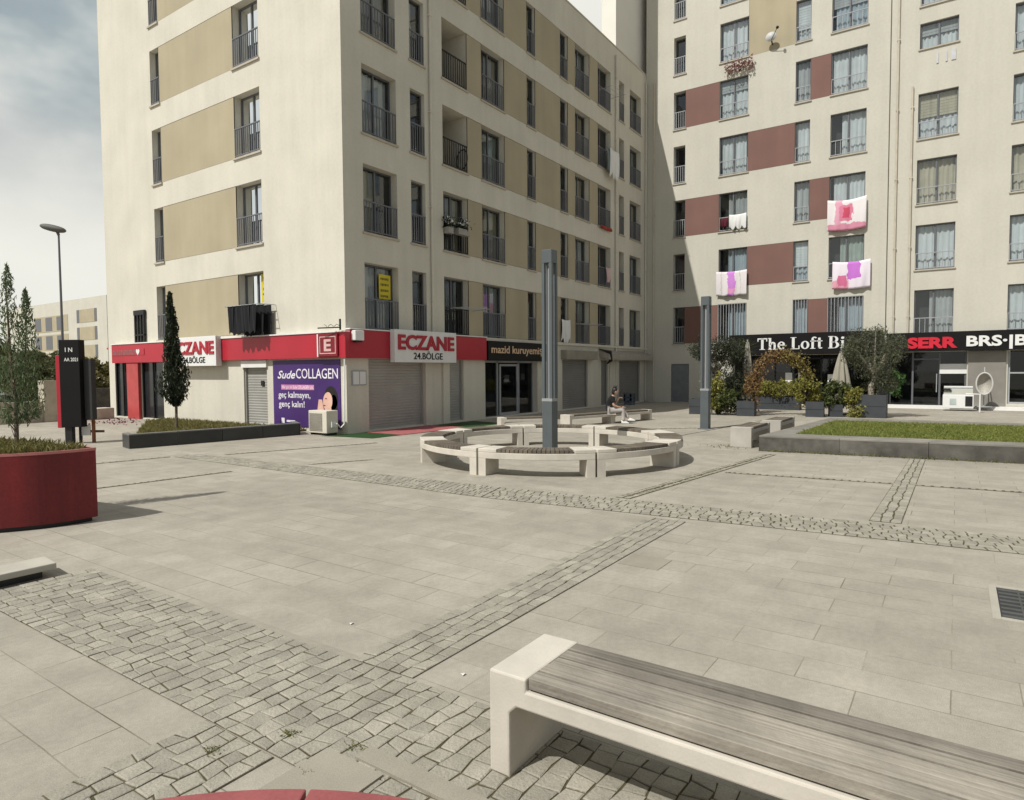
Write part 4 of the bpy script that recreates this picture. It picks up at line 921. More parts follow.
# raised lawn
lp = [(14.36, 3.46), (20.6, 2.98), (21.3, -13), (15.9, -13), (14.9, -1.1)]
li = [(15.1, 2.88), (19.5, 2.72), (20.6, -12.7), (16.6, -12.7), (15.5, -1.1)]
t = thing('lawn_kerb', 'low dark grey stone kerb round the raised lawn', 'kerb wall', (14.4, 3.4, 0))
q = MB(); q2 = MB(); k = len(lp)
for i in range(k):
    j = (i+1) % k; a, b = Vector(lp[i]), Vector(lp[j]); ia, ibb = Vector(li[i]), Vector(li[j]); m_ = max(1, round((b-a).length/1.5))
    for s_ in range(m_):
        f0, f1 = s_/m_, (s_+1)/m_; e = (b-a).normalized()*.008
        p0, p1 = a+(b-a)*f0, a+(b-a)*f1-e; q0, q1 = ia+(ibb-ia)*f0, ia+(ibb-ia)*f1-e
        q.prism([tuple(p0), tuple(p1), tuple(q1), tuple(q0)], 0, .295); q2.prism([tuple(p0), tuple(p1), tuple(q1), tuple(q0)], .2955, .335)
q.build('wall', stone_d, t); q2.build('coping', stone_t, t, bevel=.006)
mz = lambda x, y: .31+.05*math.sin(min(max((x-15)/5, 0), 1)*math.pi)
q = MB(); q.grid(lambda s_, v_: (lambda x, y: (x, y, mz(x, y)-.02))(15.0+.4*v_*0+s_*(5.2), 2.85-v_*15), 10, 20)
lg = MB(); kk = 12
def lawn_pt(s_, v_):
    a = Vector(li[0])*(1-v_)+Vector(li[4])*v_ if v_ <= 1 else None
    return a
poly = li
q = MB(); q.prism(offset(li, .999), .1, .31); q.build('soil', mat('lawn_soil', (.1, .11, .03), .95, var=.2), t)
near = [(15.1, 2.86), (19.4, 2.7), (19.9, -4.5), (15.75, -4.5), (15.48, -1.1)]
blades(near, 42000, .31, .03, .085, lawn, 'lawn_grass', lean=.5, wdt=.009)

# restaurant pots and shrubs
def pot(label, c, w, h, rz=0, m=planterg, group='anthracite pots before the restaurant', ln=None):
    t = thing('plant_pot', label, 'plant pot', (c[0], c[1], 0), group)
    ca, sa = math.cos(rz), math.sin(rz); ln = ln or w
    def P(x, y): return (c[0]+x*ca-y*sa, c[1]+x*sa+y*ca)
    def rect(a, b): return [P(-a, -b), P(a, -b), P(a, b), P(-a, b)]
    a, b = w/2, ln/2; q = MB(); o_, i_ = rect(a, b), rect(a-.04, b-.04)
    for i in range(4):
        j = (i+1) % 4
        q.quad((*o_[i], 0), (*o_[j], 0), (*o_[j], h), (*o_[i], h)); q.quad((*o_[i], h), (*o_[j], h), (*i_[j], h), (*i_[i], h)); q.quad((*i_[i], h-.1), (*i_[j], h-.1), (*i_[j], h), (*i_[i], h))
    q.quad(*[(*p, .001) for p in o_]); q.build('tub', m, t)
    q = MB(); q.quad(*[(*p, h-.06) for p in i_]); q.build('soil', soil, t)
    q = MB(); 
    for i in range(4):
        j = (i+1) % 4; o1 = rect(a+.004, b+.004); q.quad((*o1[i], h*.5-.01), (*o1[j], h*.5-.01), (*o1[j], h*.5+.004), (*o1[i], h*.5+.004))
    q.build('groove', blackm, t); return t
def shrub(name, label, cat, c, z0, r, n, m, leaf, clump=14, cr=.35, trunk=True, up=.2, asp=.5, group=None):
    t = thing(name, label, cat, (c[0], c[1], z0), group)
    q = MB(); q.tube([(c[0], c[1], z0-.05), (c[0], c[1], z0+r[2])], [.025, .01], 6)
    for i in range(6): a = i*1.05; q.tube([(c[0], c[1], z0+.1), (c[0]+r[0]*.5*math.cos(a), c[1]+r[1]*.5*math.sin(a), z0+r[2]*1.2)], [.012, .004], 5)
    q.build('stem', bark, t)
    P = [cluster(clumps((c[0], c[1], z0+r[2]), r, clump, cr*max(r)), n)]
    for _ in range(14):                 # stray shoots break the outline
        a = RNG.uniform(0, 6.28); k = RNG.uniform(.3, .9); b0 = np.array((c[0]+r[0]*k*math.cos(a), c[1]+r[1]*k*math.sin(a), z0+r[2]*RNG.uniform(1.0, 1.7)))
        d = np.array((math.cos(a)*.5, math.sin(a)*.5, RNG.uniform(.5, 1.2))); s_ = np.linspace(0, 1, 16)[:, None]; P.append(b0+d*s_*r[2]*.55+RNG.normal(0, leaf*.25, (16, 3)))
    q = MB(); q.leaves(np.concatenate(P), leaf, up, asp); q.build('foliage', m, t); return t
VR = R(34.4)-math.pi/2
pot('square anthracite pot of the rusty flower arch, closest to the lamp post', (25.1, 6.5), .62, .56, 0.1)
pot('square anthracite pot of the rusty flower arch, beside the tapered pot', (25.8, 4.25), .6, .56, 0.1)
pot('long anthracite trough of yellow shrubs behind the arch', (29.6, 6.4), .5, .55, 0, ln=1.9)
pot('small tapered dark pot between the arch and the olive', (26.1, 3.62), .42, .45, .3)
pot('big anthracite box planter holding the olive tree', (26.4, 2.45), .85, .82, 0.0)
pot('dark pot half hidden behind the square lamp post', (25.3, 8.4), .6, .6, 0.1)
shrub('shrub', 'yellow green shrub in the long trough behind the arch', 'shrub', (29.5, 6.4), .55, (.3, .95, .28), 1500, lf_yel, .13, 16, .3)
shrub('shrub', 'tall yellow shrub standing beside the square lamp post', 'shrub', (24.9, 7.75), .1, (.3, .3, .7), 1500, lf_yel, .12, 14, .4)
shrub('shrub', 'round dark green shrub in front of the black restaurant front', 'shrub', (25.0, 7.25), .1, (.42, .42, .48), 2200, lf_grn, .1, 14, .5)
shrub('shrub', 'olive yellow shrub at the right foot of the flower arch', 'shrub', (25.8, 4.6), .5, (.45, .5, .45), 2000, lf_yel, .11, 14, .4)
shrub('shrub', 'bushy green shrub growing from the small tapered pot', 'shrub', (26.1, 3.62), .45, (.5, .5, .36), 2200, lf_yel if False else lf_grn, .11, 14, .4)
shrub('shrub', 'yellow leaved low bush against the olive box planter', 'shrub', (26.0, 3.05), .02, (.25, .25, .48), 1400, lf_yel, .1, 10, .4)
shrub('shrub', 'straggly rust coloured climber at the left foot of the arch', 'climber', (25.25, 6.3), .5, (.22, .25, .55), 800, lf_rust, .09, 12, .4)
# flower arch
t = thing('flower_arch', 'round arch overgrown with rusty leaves in front of the restaurant door', 'flower arch', (25.4, 5.4, 0))
a0, a1 = Vector((25.2, 6.25, .5)), Vector((25.8, 4.55, .5)); mid = (a0+a1)/2; hx = (a1-a0)/2
def archp(s_): an = math.pi*s_; return mid-hx*math.cos(an)*1.02+Vector((0, 0, .75+1.0*math.sin(an))) if 0 <= s_ <= 1 else None
pts = [a0]+[archp(i/24) for i in range(25)]+[a1]
q = MB(); q.tube(pts, .02, 6); q.tube([p+Vector((.22, .07, 0)) for p in pts], .02, 6); q.build('hoop', blackm, t)
P = []
for i in range(3400):
    s_ = RNG.uniform(0, 1); p = pts[min(int(s_*len(pts)), len(pts)-1)]; r = .11*(1+.4*math.sin(s_*40)); d = RNG.normal(size=3)*r; P.append((p.x+.11+d[0], p.y+d[1], p.z+d[2]))
P = np.array(P); rusty = RNG.uniform(5.0, 5.6, len(P)) < P[:, 1]
q = MB(); q.leaves(P[rusty], .085, 0, .6); q.build('foliage', lf_rust, t)
q = MB(); q.leaves(P[~rusty], .085, 0, .6); q.build('green_foliage', leafmat('arch_leaf', (.15, .11, .03), (.28, .23, .07)), t)
# big olive
t = thing('olive_tree', 'big bushy olive tree in the anthracite box planter', 'olive tree', (26.4, 2.45, .8))
q = MB(); q.tube([(26.35, 2.5, .7), (26.3, 2.52, 1.1), (26.45, 2.4, 1.45), (26.4, 2.45, 1.8)], [.11, .085, .075, .06], 8)
for e in ((26.1, 3.0, 2.5), (26.7, 2.0, 2.7), (26.3, 2.4, 3.1), (26.7, 2.8, 2.6), (26.2, 1.9, 2.4)): q.tube([(26.42, 2.43, 1.5), ((26.42+e[0])/2+.05, (2.43+e[1])/2, 1.95), e], [.055, .04, .012], 6)
q.build('trunk', bark_p, t)
cl = clumps((26.4, 2.5, 2.35), (.8, .95, .75), 40, .3)+clumps((26.5, 2.35, 1.3), (.45, .6, .4), 12, .28)+[(26.3, 2.3, 3.05, .3, .3, .25), (26.3, 1.75, 2.75, .35, .3, .25), (26.3, 3.1, 2.75, .3, .3, .25), (26.4, 2.5, 1.55, .45, .5, .3), (26.4, 2.2, 1.25, .25, .3, .2), (26.2, 2.9, 1.9, .3, .35, .3)]
q = MB(); q.leaves(cluster(cl, 10500), .085, .3, .32); q.build('crown', lf_olive, t)
# olive / palm beside the lamp post
t = thing('olive_tree', 'dark spreading olive tree behind the square lamp post', 'olive tree', (25.6, 7.7, 0))
q = MB(); q.tube([(25.6, 7.7, 0), (25.6, 7.75, 1.2), (25.5, 7.8, 1.9)], [.09, .07, .05], 8)
for e in ((25.3, 8.6, 2.6), (25.6, 7.0, 2.8), (25.5, 7.8, 2.9)): q.tube([(25.55, 7.77, 1.6), e], [.05, .012], 6)
q.build('trunk', bark, t)
cl = clumps((25.5, 7.8, 2.45), (.5, 1.05, .5), 26, .32)+clumps((25.9, 7.35, 1.55), (.4, .75, .75), 26, .35)
q = MB(); q.leaves(cluster(cl, 13000), .09, .3, .32); q.build('crown', leafmat('dark_olive_leaf', (.022, .03, .016), (.07, .08, .045)), t)
t = thing('palm', 'small fan palm with spiky dark fronds under the restaurant sign', 'palm', (26.4, 7.0, 0))
q = MB(); q.tube([(26.4, 7.0, 0), (26.4, 7.0, 2.5)], [.09, .07], 8); q.build('trunk', bark, t)
q = MB()
for i in range(34):
    a = RNG.uniform(0, 6.28); el = RNG.uniform(-.3, 1.1); L_ = RNG.uniform(.6, .95); d = Vector((math.cos(a)*math.cos(el), math.sin(a)*math.cos(el), math.sin(el))); s_ = d.cross(Vector((0, 0, 1))).normalized()
    for j in range(9):
        f_ = (j-4)*.14; e = (d+s_*f_).normalized()*L_*(1-abs(f_)*.4); o_ = Vector((26.4, 7.0, 2.5))+d*.25*L_
        tip = o_+e*.8+Vector((0, 0, -.12*L_)); n_ = Vector((0, 0, 1)).cross(e).normalized()*.014; q.quad(o_-n_, o_+n_, tip)
q.build('fronds', lf_grn, t)
# parasols
def parasol(label, c, z0, z1, r, tilt=0):
    t = thing('closed_parasol', label, 'parasol', (c[0], c[1], 0), 'closed parasols of the restaurant'); q = MB()
    q.tube([(c[0], c[1], 0), (c[0], c[1], z1+.1)], .03, 8); q.build('pole', alu_l, t)
    q = MB(); n = 28
    def fn(u, v):
        a = 2*math.pi*u; rr = (r*(1-v)**.8+.05)*(1+.22*math.cos(7*a)); return (c[0]+rr*math.cos(a), c[1]+rr*math.sin(a), z0+(z1-z0)*v)
    q.grid(fn, 56, 8); q.build('canopy', mat('parasol_cream', (.33, .31, .25), .9, var=.1, streak=((9, 9, .4), .12)), t, smooth=True)
    q = MB(); q.box((c[0]-.3, c[1]-.3, 0), (c[0]+.3, c[1]+.3, .07)); q.build('foot', conc_g, t); return t
parasol('closed cream parasol beside the big olive tree', (27.4, 3.62), .5, 2.4, .34)
parasol('closed cream parasol next to the left foot of the flower arch', (26.1, 6.75), .6, 2.8, .2)
# papers on the restaurant glass
for i, (a, b, z0, z1) in enumerate(((6.64, 6.95, 1.08, 1.56), (6.1, 6.36, 1.2, 1.56), (4.68, 5.06, 1.02, 1.48))):
    q = MB(); FB.box(q, a, b, z0, z1, .392, .398)
    tag(q.build('paper_notice', signw), ('white paper notice on the restaurant glass, nearest the yellow trough', 'white paper notice on the middle restaurant door', 'white paper notice on the restaurant glass beside the closed parasol')[i], 'notice', 'paper notices on the restaurant glass')
# cafe furniture
t = thing('display_counter', 'white ice cream counter with slanted glass before the cafe window', 'display counter', (32.2, 0, .0))
q = MB(); q.box((31.9, -.58, .1), (32.5, .46, .66)); q.build('cabinet', signw, t, bevel=.02)
q = MB(); q.quad((31.9, -.55, .67), (31.9, .43, .67), (32.35, .43, .98), (32.35, -.55, .98)); q.quad((31.9, -.55, .67), (32.35, -.55, .98), (32.35, -.55, .67)); q.quad((31.9, .43, .67), (32.35, .43, .98), (32.35, .43, .67)); q.build('glass_cover', pane, t)
q = MB(); q.box((32.3, -.55, .96), (32.42, .43, 1.0)); q.build('top_rail', signw, t)
q = MB(); q.box((31.885, -.54, .2), (31.899, -.3, .6)); q.build('vent', blackm, t)
q = MB(); q.box((31.887, 0, .25), (31.899, .22, .5)); q.build('emblem', mat('pale_grey_green', (.42, .48, .46), .5), t)
t = thing('white_rail', 'thin white metal rail frame beside the ice cream counter', 'rail', (31.0, -.7, 0))
q = MB(); q.tube([(31.0, -.3, .72), (31.0, -.76, .72), (31.0, -.76, .02)], .03, 6); q.build('frame', signw, t)
t = thing('hanging_chair', 'white oval wicker hanging chair against the grey panel', 'chair', (32.4, -.9, 0))
q = MB(); q.tube([(32.5, -.93+.27*math.cos(a), 1.1+.44*math.sin(a)) for a in [i*2*math.pi/28 for i in range(29)]], .03, 7); q.build('rim', mat('rim_white', (.5, .49, .46), .6), t)
q = MB(); q.grid(lambda u, v: (32.52+.25*(1-v*v), -.93+.26*v*math.cos(6.283*u), 1.1+.43*v*math.sin(6.283*u)), 24, 6); q.build('shell', mat('wicker', (.36, .34, .3), .8, fine=(40, .3)), t)
q = MB(); q.tube([(32.85, -.93, .14), (32.9, -.93, 1.5), (32.75, -.93, 1.75), (32.5, -.93, 1.54)], .022, 6); q.lathe([(.3, 0), (.3, .03)], (32.75, -.93, .141)); q.build('stand', alu_l, t)
q = MB(); FB.box(q, -.34, 0.62, 1.5, 1.92, .16, .19); tag(q.build('menu_banner', signw), 'white menu banner hung inside the cafe window above the counter', 'banner')
shrub('potted_plant', 'bright green broad leaved plant behind the cafe glass', 'plant', (33.3, 2.2), .5, (.18, .2, .5), 260, leafmat('bright_leaf', (.03, .075, .015), (.07, .14, .035)), .22, 6, .4)

# ------------------------------------------------------------------ laundry and things hung outside
def cloth(name, label, fr, u0, u1, z0, z1, d, m, cat='laundry', wave=.03, taper=0, sag=.04, group=None, scall=0):
    q = MB(); ph = random.random()*6
    def fn(s_, v_):
        u = u0+(u1-u0)*s_+taper*(1-v_)*(s_-.5); z = z0+(z1-z0)*v_-sag*math.sin(math.pi*s_)*(1 if v_ > .5 else .6)-scall*(1-v_)*abs(math.sin(s_*9+ph))
        return fr.p(u, z, d-(wave*math.sin(11*s_+ph+1.3*v_)+.5*wave*math.sin(27*s_+2*ph+2*v_))*(1.2-v_)-.03*math.sin(math.pi*v_))
    q.grid(fn, 44, 12); o = q.build(name, m, None, smooth=True); tag(o, label, cat, group)
    sm = o.modifiers.new('thick', 'SOLIDIFY'); sm.thickness = .004; return o
LG = 'laundry hung on the pale block'
pink = (.66, .2, .32); wht = (.72, .68, .68)
cloth('blanket', 'white and pink blanket with a red square, draped over the second floor window', FB, 3.5, 5.1, 8.1, 9.52, -.14, blanketmat('blanket_red', wht, [(0, 1, 0, .22, (.6, .25, .34)), (.6, .78, .22, .95, (.66, .33, .42)), (.36, .68, .3, .8, (.62, .2, .3)), (.42, .6, .4, .72, (.52, .07, .12))]), 'blanket', group=LG, sag=.1)
cloth('blanket', 'white blanket with a purple circle and pink corner, over the first floor window', FB, 3.3, 4.85, 5.42, 6.68, -.14, blanketmat('blanket_purple', (.72, .66, .72), [(.25, .6, .35, .95, (.5, .16, .55)), (.55, 1, 0, .32, (.68, .32, .4)), (.62, .85, .1, .5, (.6, .15, .28))]), 'blanket', group=LG, sag=.08)
cloth('striped_towels', 'pale towels with a violet striped one over the first floor window sill', FB, 8.7, 10.22, 5.5, 6.7, -.14, blanketmat('towels', (.68, .64, .64), [(.38, .62, 0, 1, (.55, .22, .6)), (.38, .62, .1, .3, (.7, .3, .5)), (.8, .84, 0, 1, (.55, .5, .5)), (.2, .23, 0, 1, (.5, .48, .48))]), 'towels', group=LG, sag=.05, scall=.05)
cloth('white_shirts', 'white washing on the sill beside a dark red cloth', FB, 8.76, 9.6, 8.92, 9.5, -.1, signw, group=LG, scall=.2)
cloth('dark_red_cloth', 'small dark red cloth hung beside the white washing', FB, 9.64, 10.02, 8.95, 9.4, -.1, mat('darkred_cloth', (.09, .01, .02), .9), group=LG)
q = MB(); q.leaves(np.c_[np.full(420, XB-.12)-RNG.uniform(0, .18, 420), RNG.uniform(8.5, 9.85, 420), 16.85+RNG.normal(0, .12, 420)-RNG.uniform(0, .3, 420)], .1, -.3, .6)
tag(q.build('window_flowers', leafmat('pink_leaf', (.2, .06, .06), (.3, .16, .13))), 'row of faded pink flowers trailing from an upper window sill', 'flowers')
t = thing('satellite_dish', 'small white satellite dish on the tall beige panel', 'satellite dish', tuple(FB.p(7.6, 17.5, 0)))
q = MB(); c = FB.p(7.65, 17.6, -.3)
q.grid(lambda u, v: (c.x+.1*(v*v)-.1, c.y+.25*v*math.cos(6.283*u), c.z+.22*v*math.sin(6.283*u)), 22, 5); q.build('dish', mat('dish_grey', (.5, .5, .48), .5), t)
q = MB(); q.tube([FB.p(7.65, 17.6, -.3), FB.p(7.65, 17.35, 0)], .03, 6); q.tube([FB.p(7.65, 17.4, -.3), FB.p(7.3, 17.75, -.65)], .014, 5); q.ball(FB.p(7.28, 17.77, -.67), .07); q.build('arm', blackm, t)
# building A
t = thing('drying_rack', 'black clothes on a drying rack outside the first floor window on the sunlit side', 'laundry', tuple(FL.p(18, 3.8, -.3)))
q = MB()
for d in (-.15, -.35, -.55): q.tube([FL.p(17.2, 3.8, d), FL.p(18.95, 3.8, d)], .012, 5)
for u in (17.2, 18.95): q.tube([FL.p(u, 3.8, 0), FL.p(u, 3.8, -.6)], .012, 5)
q.build('rack', alu_l, t)
for i in range(15):
    u = 17.25+i*.092; q = MB(); d = (-.15, -.35, -.55)[i % 3]; h = random.uniform(.78, .93); ph = random.random()*6
    q.grid(lambda s_, v_: FL.p(u+.3*s_, 3.8-h*v_*(1+.06*math.sin(9*s_)), d+.03*math.sin(8*s_+ph+v_*2)), 7, 8); q.build('black_garment', mat('black_cloth', (.012, .012, .014), .9), t)
for fr, lab, u0, u1, z0, z1, d in ((FL, 'yellow notice behind the glass of the sunlit first floor window', 17.84, 18.22, 3.95, 4.85, .23), (FF, 'yellow notice taped to the shaded first floor window above the shutter', 13.88, 14.36, 3.93, 4.66, .23)):
    t = thing('yellow_notice', lab, 'notice', tuple(fr.p((u0+u1)/2, z0, d)), 'yellow notices in windows'); q = MB(); fr.box(q, u0, u1, z0, z1, d-.012, d); q.build('sheet', mat('yellow_sheet', (.62, .5, .03), .6), t)
    q = MB()
    for i in range(4):
        zz = z1-.1-i*.17; uu = u0+.06
        while uu < u1-.1: wd = random.uniform(.025, .06); fr.box(q, uu, min(uu+wd, u1-.05), zz-random.uniform(.05, .08), zz, d-.016, d-.0125); uu += wd+.018
    q.build('print', mat('print_dark', (.12, .1, .03), .7), t)
GA = 'laundry on the shaded front'
cloth('white_laundry', 'white washing hanging from a rack on the third floor near the corner', FF, 28.5, 29.5, 11.2, 12.3, -.3, signw, group=GA, scall=.3)
cloth('grey_laundry', 'grey green cloth hanging beside the white washing on the third floor', FF, 28.25, 28.6, 11.25, 12.3, -.25, mat('greygreen', (.16, .2, .19), .9), group=GA)
cloth('white_laundry', 'crumpled white shirt on the lowest railing behind the lamp post', FF, 24.25, 25.0, 3.15, 3.95, -.08, signw, group=GA, scall=.25)
cloth('pink_cloth', 'small pale pink cloth on the first floor railing near the corner', FF, 28.5, 28.95, 6.0, 6.7, -.08, mat('palepink', (.6, .42, .42), .9), group=GA)
cloth('red_cloth', 'strip of red cloth at the foot of the second floor railing', FF, 27.9, 29.1, 8.45, 8.62, -.1, mat('redcloth', (.3, .04, .03), .9), group=GA, sag=.02)
for i, (u, z) in enumerate(((17.45, 6.55), (16.75, 6.5))):
    t = thing('flower_box', ('pale flower box with white blossom hung on the black balcony railing', 'small pale pot with white blossom at the far end of the black balcony railing')[i], 'flower box', tuple(FF.p(u, z-.1, -.1)))
    q = MB(); FF.box(q, u-.3+.18*i, u+.3-.18*i, z-.2, z, -.22, -.02); q.build('trough', conc_g, t)
    q = MB(); q.leaves(np.c_[RNG.normal(u, .2-.1*i, 160), Y0-.12+RNG.normal(0, .07, 160), z+RNG.uniform(-.05, .35, 160)], .09, .3, .6); q.build('leaves', lf_dark, t)
    q = MB(); q.leaves(np.c_[RNG.normal(u, .13-.06*i, 40), Y0-.15+RNG.normal(0, .05, 40), z+RNG.uniform(.1, .36, 40)], .07, 0, .9); q.build('blossom', signw, t)
t = thing('bicycle_wheel', 'bicycle wheel leaning inside the deep second floor balcony', 'wheel', tuple(FF.p(17.75, 8.9, .2)))
q = MB(); q.tube([FF.p(17.75+.08*math.cos(a), 9.0+.33*math.sin(a), .1+.3*math.cos(a)) for a in [i*6.2832/24 for i in range(25)]], .02, 6); q.build('tyre', blackm, t)
for i in range(12):
    a = i*math.pi/6; 
q = MB()
for i in range(12): a = i*math.pi/6; q.tube([FF.p(17.75, 9.0, .1), FF.p(17.75+.08*math.cos(a), 9.0+.32*math.sin(a), .1+.3*math.cos(a))], .003, 4)
q.build('spokes', alu_l, t)
for u, z in ((18.2, 3.85), (26.9, 3.8), (29.3, 14.9)):
    t = thing('clothes_airer', {18.2: 'thin clothes airer rods outside the dark window above the shop sign', 26.9: 'thin airer rods outside the lowest row near the farthest shutters', 29.3: 'thin airer rods outside a top floor window near the corner'}[u], 'clothes airer', tuple(FF.p(u, z, 0)), 'clothes airers on the shaded front'); q = MB()
    for d in (-.2, -.45, -.7): q.tube([FF.p(u-1.3, z, d), FF.p(u-.05, z+.03, d)], .009, 5)
    for k in (-1.3, -.05): q.tube([FF.p(u+k, z, .0), FF.p(u+k, z+.02, -.75)], .012, 5)
    q.build('rods', alu_l, t)
# crate by the far shutter
t = thing('crate', 'blue grey plastic crate on the ground by the far shutter', 'crate', (30.2, 13.5, 0)); q = MB()
for z in (0, .2, .4): q.box((29.85, 13.3, z), (30.35, 13.7, z+.15))
for x in (29.85, 30.27):
    for y in (13.3, 13.62): q.box((x, y, .15), (x+.08, y+.08, .55))
q.build('shell', mat('crate_blue', (.09, .11, .14), .6), t); q = MB(); q.box((29.83, 13.28, .55), (30.37, 13.72, .6)); q.build('rim', alu, t)

# ------------------------------------------------------------------ background at the far left
t = thing('info_totem', 'tall black information totem with a red side panel behind the red planter', 'totem', (7.15, 18.1, 0))
dx, dy = Vector((.565, -.825)), Vector((.825, .565))
def tp(a, b): return (7.1+dx.x*a+dy.x*b, 18.15+dx.y*a+dy.y*b)
def tbox(a0, a1, b0, b1, z0, z1): q = MB(); q.prism([tp(a0, b0), tp(a1, b0), tp(a1, b1), tp(a0, b1)], z0, z1); return q
tbox(-.2, .3, -.1, .12, .42, 2.58).build('panel', signblk, t, bevel=.008)
tbox(-.32, -.203, -.06, .1, .4, 2.2).build('side_panel', red, t, bevel=.008)
tbox(-.15, .02, -.05, .08, 0, .419).build('post', blackm, t)
tbox(.32, .5, .02, .2, .6, 2.1).build('rear_panel', mat('charcoal', (.03, .03, .03), .6), t)
TF = Frame((7.1+dx.x*0-dy.x*.1, 18.15-dy.y*.1, 0), dx.to_3d(), (-dy).to_3d())
text('I N', TF, .05, 2.28, -.002, .11, signw, t, .18, .004, .01); text('AA 2021', TF, .1, 2.05, -.002, .09, signw, t, .34, .004, .01)
t = thing('info_sign', 'small white board on wooden posts beside the black totem', 'sign', (7.4, 17.9, 0))
tbox(.05, .28, .25, .28, .18, .45).build('board', signw, t); tbox(.34, .4, .22, .28, 0, .6).build('post', mat('rust_wood', (.22, .09, .04), .8), t); tbox(.0, .06, .24, .29, 0, .5).build('post', blackm, t); tbox(.06, .6, .29, .32, .25, .31).build('rail', mat('brown_wood', (.1, .06, .04), .8), t)
t = thing('street_lamp', 'tall street lamp with one flat oval head against the sky', 'street lamp', (13.0, 33.9, 0))
q = MB(); q.tube([(13.0, 33.9, 0), (13.0, 33.9, 3), (13.0, 33.9, 8.2)], [.08, .06, .042], 8); q.build('pole', alu, t)
q = MB(); ax = Vector((-.5, .75, .2)).normalized(); ay = Vector((.82, .55, 0)); az = ax.cross(ay)
q.grid(lambda u, v: Vector((12.86, 34.1, 8.36))+ax*.58*math.cos(math.pi*v)+(ay*.24*math.cos(6.283*u)+az*.16*math.sin(6.283*u))*math.sin(math.pi*v)**.7, 14, 10); q.build('lamp_head', mat('lamp_head_grey', (.11, .11, .1), .7), t, smooth=True)
q = MB(); q.tube([(13.0, 33.9, 8.05), (12.95, 34.0, 8.28)], .06, 8); q.build('bracket', alu, t)
# far apartment block
fx = 47.8; FR = Frame((fx, 0, 0), (0, 1, 0), (-1, 0, 0))
t = thing('far_apartment_block', 'pale low apartment block with ochre panels in the far distance', 'apartment building', (fx, 125, 0))
q = MB(); q.box((fx, 107.5, -1), (fx+14, 150, 13.85)); q.build('wall', render_b, t)
q = MB(); q.box((fx+3, 112, 13.851), (fx+6, 116, 14.5)); q.box((fx+4, 122, 13.851), (fx+6, 126, 14.4)); q.build('rooftop_unit', alu, t)
q = MB(); FR.box(q, 107.6, 108.3, -1, 13.8, -.12, -.001); q.build('downpipe', alu, t)
for z in (9.95, 7.1, 4.2, 1.2):
    q = MB(); FR.box(q, 112.7, 118, z, z+2.1, -.04, -.001); q.build('cladding_panel', beige, t)
    for a in (111.9, 118.05): q = MB(); FR.box(q, a, a+.95 if a > 115 else a+.75, z, z+2.1, -.03, -.001); q.build('window', alu, t)
for z in (8.9, 5.7):
    q = MB(); FR.box(q, 122.3, 136, z, z+2.7, -.04, -.001); q.build('cladding_panel', beige, t)
    for a in (124, 128.5, 133): q = MB(); FR.box(q, a, a+2.6, z+.2, z+2.5, -.07, -.041); q.build('window', alu, t)
q = MB(); FR.box(q, 120, 145, 1.5, 5.2, -1.0, -.05); q.build('balcony_wall', beige, t)
# shrubs and trees far left
def bush(name, label, cat, c, r, n, leaf, m=lf_pine, clump=20, cr=.35, tz=0, group=None):
    t = thing(name, label, cat, (c[0], c[1], 0), group)
    q = MB(); q.tube([(c[0], c[1], 0), (c[0]+.05, c[1], r[2]*.8+tz)], [.12, .05], 7); q.build('trunk', bark, t)
    q = MB(); q.leaves(cluster(clumps((c[0], c[1], tz+r[2]), r, clump, cr*min(r)), n), leaf, .1, .6); q.build('crown', m, t); return t
GB = 'shrubs and trees beyond the plaza'
bush('bush', 'olive brown hedge bush beside the low annex wall', 'bush', (15.7, 36.5), (1.5, 1.8, 1.15), 3000, .2, group=GB, m=leafmat('brown_leaf', (.1, .095, .03), (.21, .175, .065)), tz=.3)
bush('bush', 'rounded green bush behind the black totem', 'bush', (13.4, 36.5), (1.8, 1.8, 1.1), 3000, .2, group=GB, tz=.2)
bush('bush', 'green bush seen through the young tree', 'bush', (11.4, 34.5), (1.5, 1.5, 1.2), 3000, .2, group=GB, tz=.2)
bush('bush', 'leafy tree at the far edge of the picture, behind the red planter tree', 'tree', (10.8, 37.5), (1.6, 1.8, 1.7), 3500, .24, group=GB, tz=.6)
bush('bush', 'pale green tree in front of the far apartment block', 'tree', (28.5, 76), (4, 4, 2.0), 4000, .4, group=GB)
bush('bush', 'darker tree beside the far apartment block', 'tree', (24.5, 80), (4, 4, 2.4), 4000, .4, group=GB)
t = MB(); t.box((9.7, 27, 0), (10.2, 27.5, 1.5)); t.box((8.3, 27.1, 0), (9.699, 27.4, .75)); tag(t.build('garden_wall', mat('beige_wall', (.42, .38, .3), .9, var=.15)), 'beige garden wall with a pier behind the young tree and the totem', 'wall')
t = MB(); t.box((13.3, 33, 0), (15.6, 33.4, 1.05)); tag(t.build('low_wall', stone_d), 'low dark wall below the hedge beside the annex', 'wall')
t = MB(); t.prism([(11.05, 26.7), (12.0, 26.9), (11.9, 27.5), (10.95, 27.3)], 0, .42); tag(t.build('stone_block', mat('pale_block', (.5, .46, .38), .9, var=.15), None, bevel=.03), 'pale stone block standing left of the black entrance', 'stone block')
t = thing('litter_bin', 'dark square litter bin beyond the planter tree', 'litter bin', (9.0, 28, 0)); q = MB(); q.box((8.8, 27.8, .1), (9.2, 28.2, 1.0)); q.build('drum', blackm, t, bevel=.02); q = MB(); q.box((8.78, 27.78, 1.001), (9.22, 28.22, 1.06)); q.build('lid', alu, t)

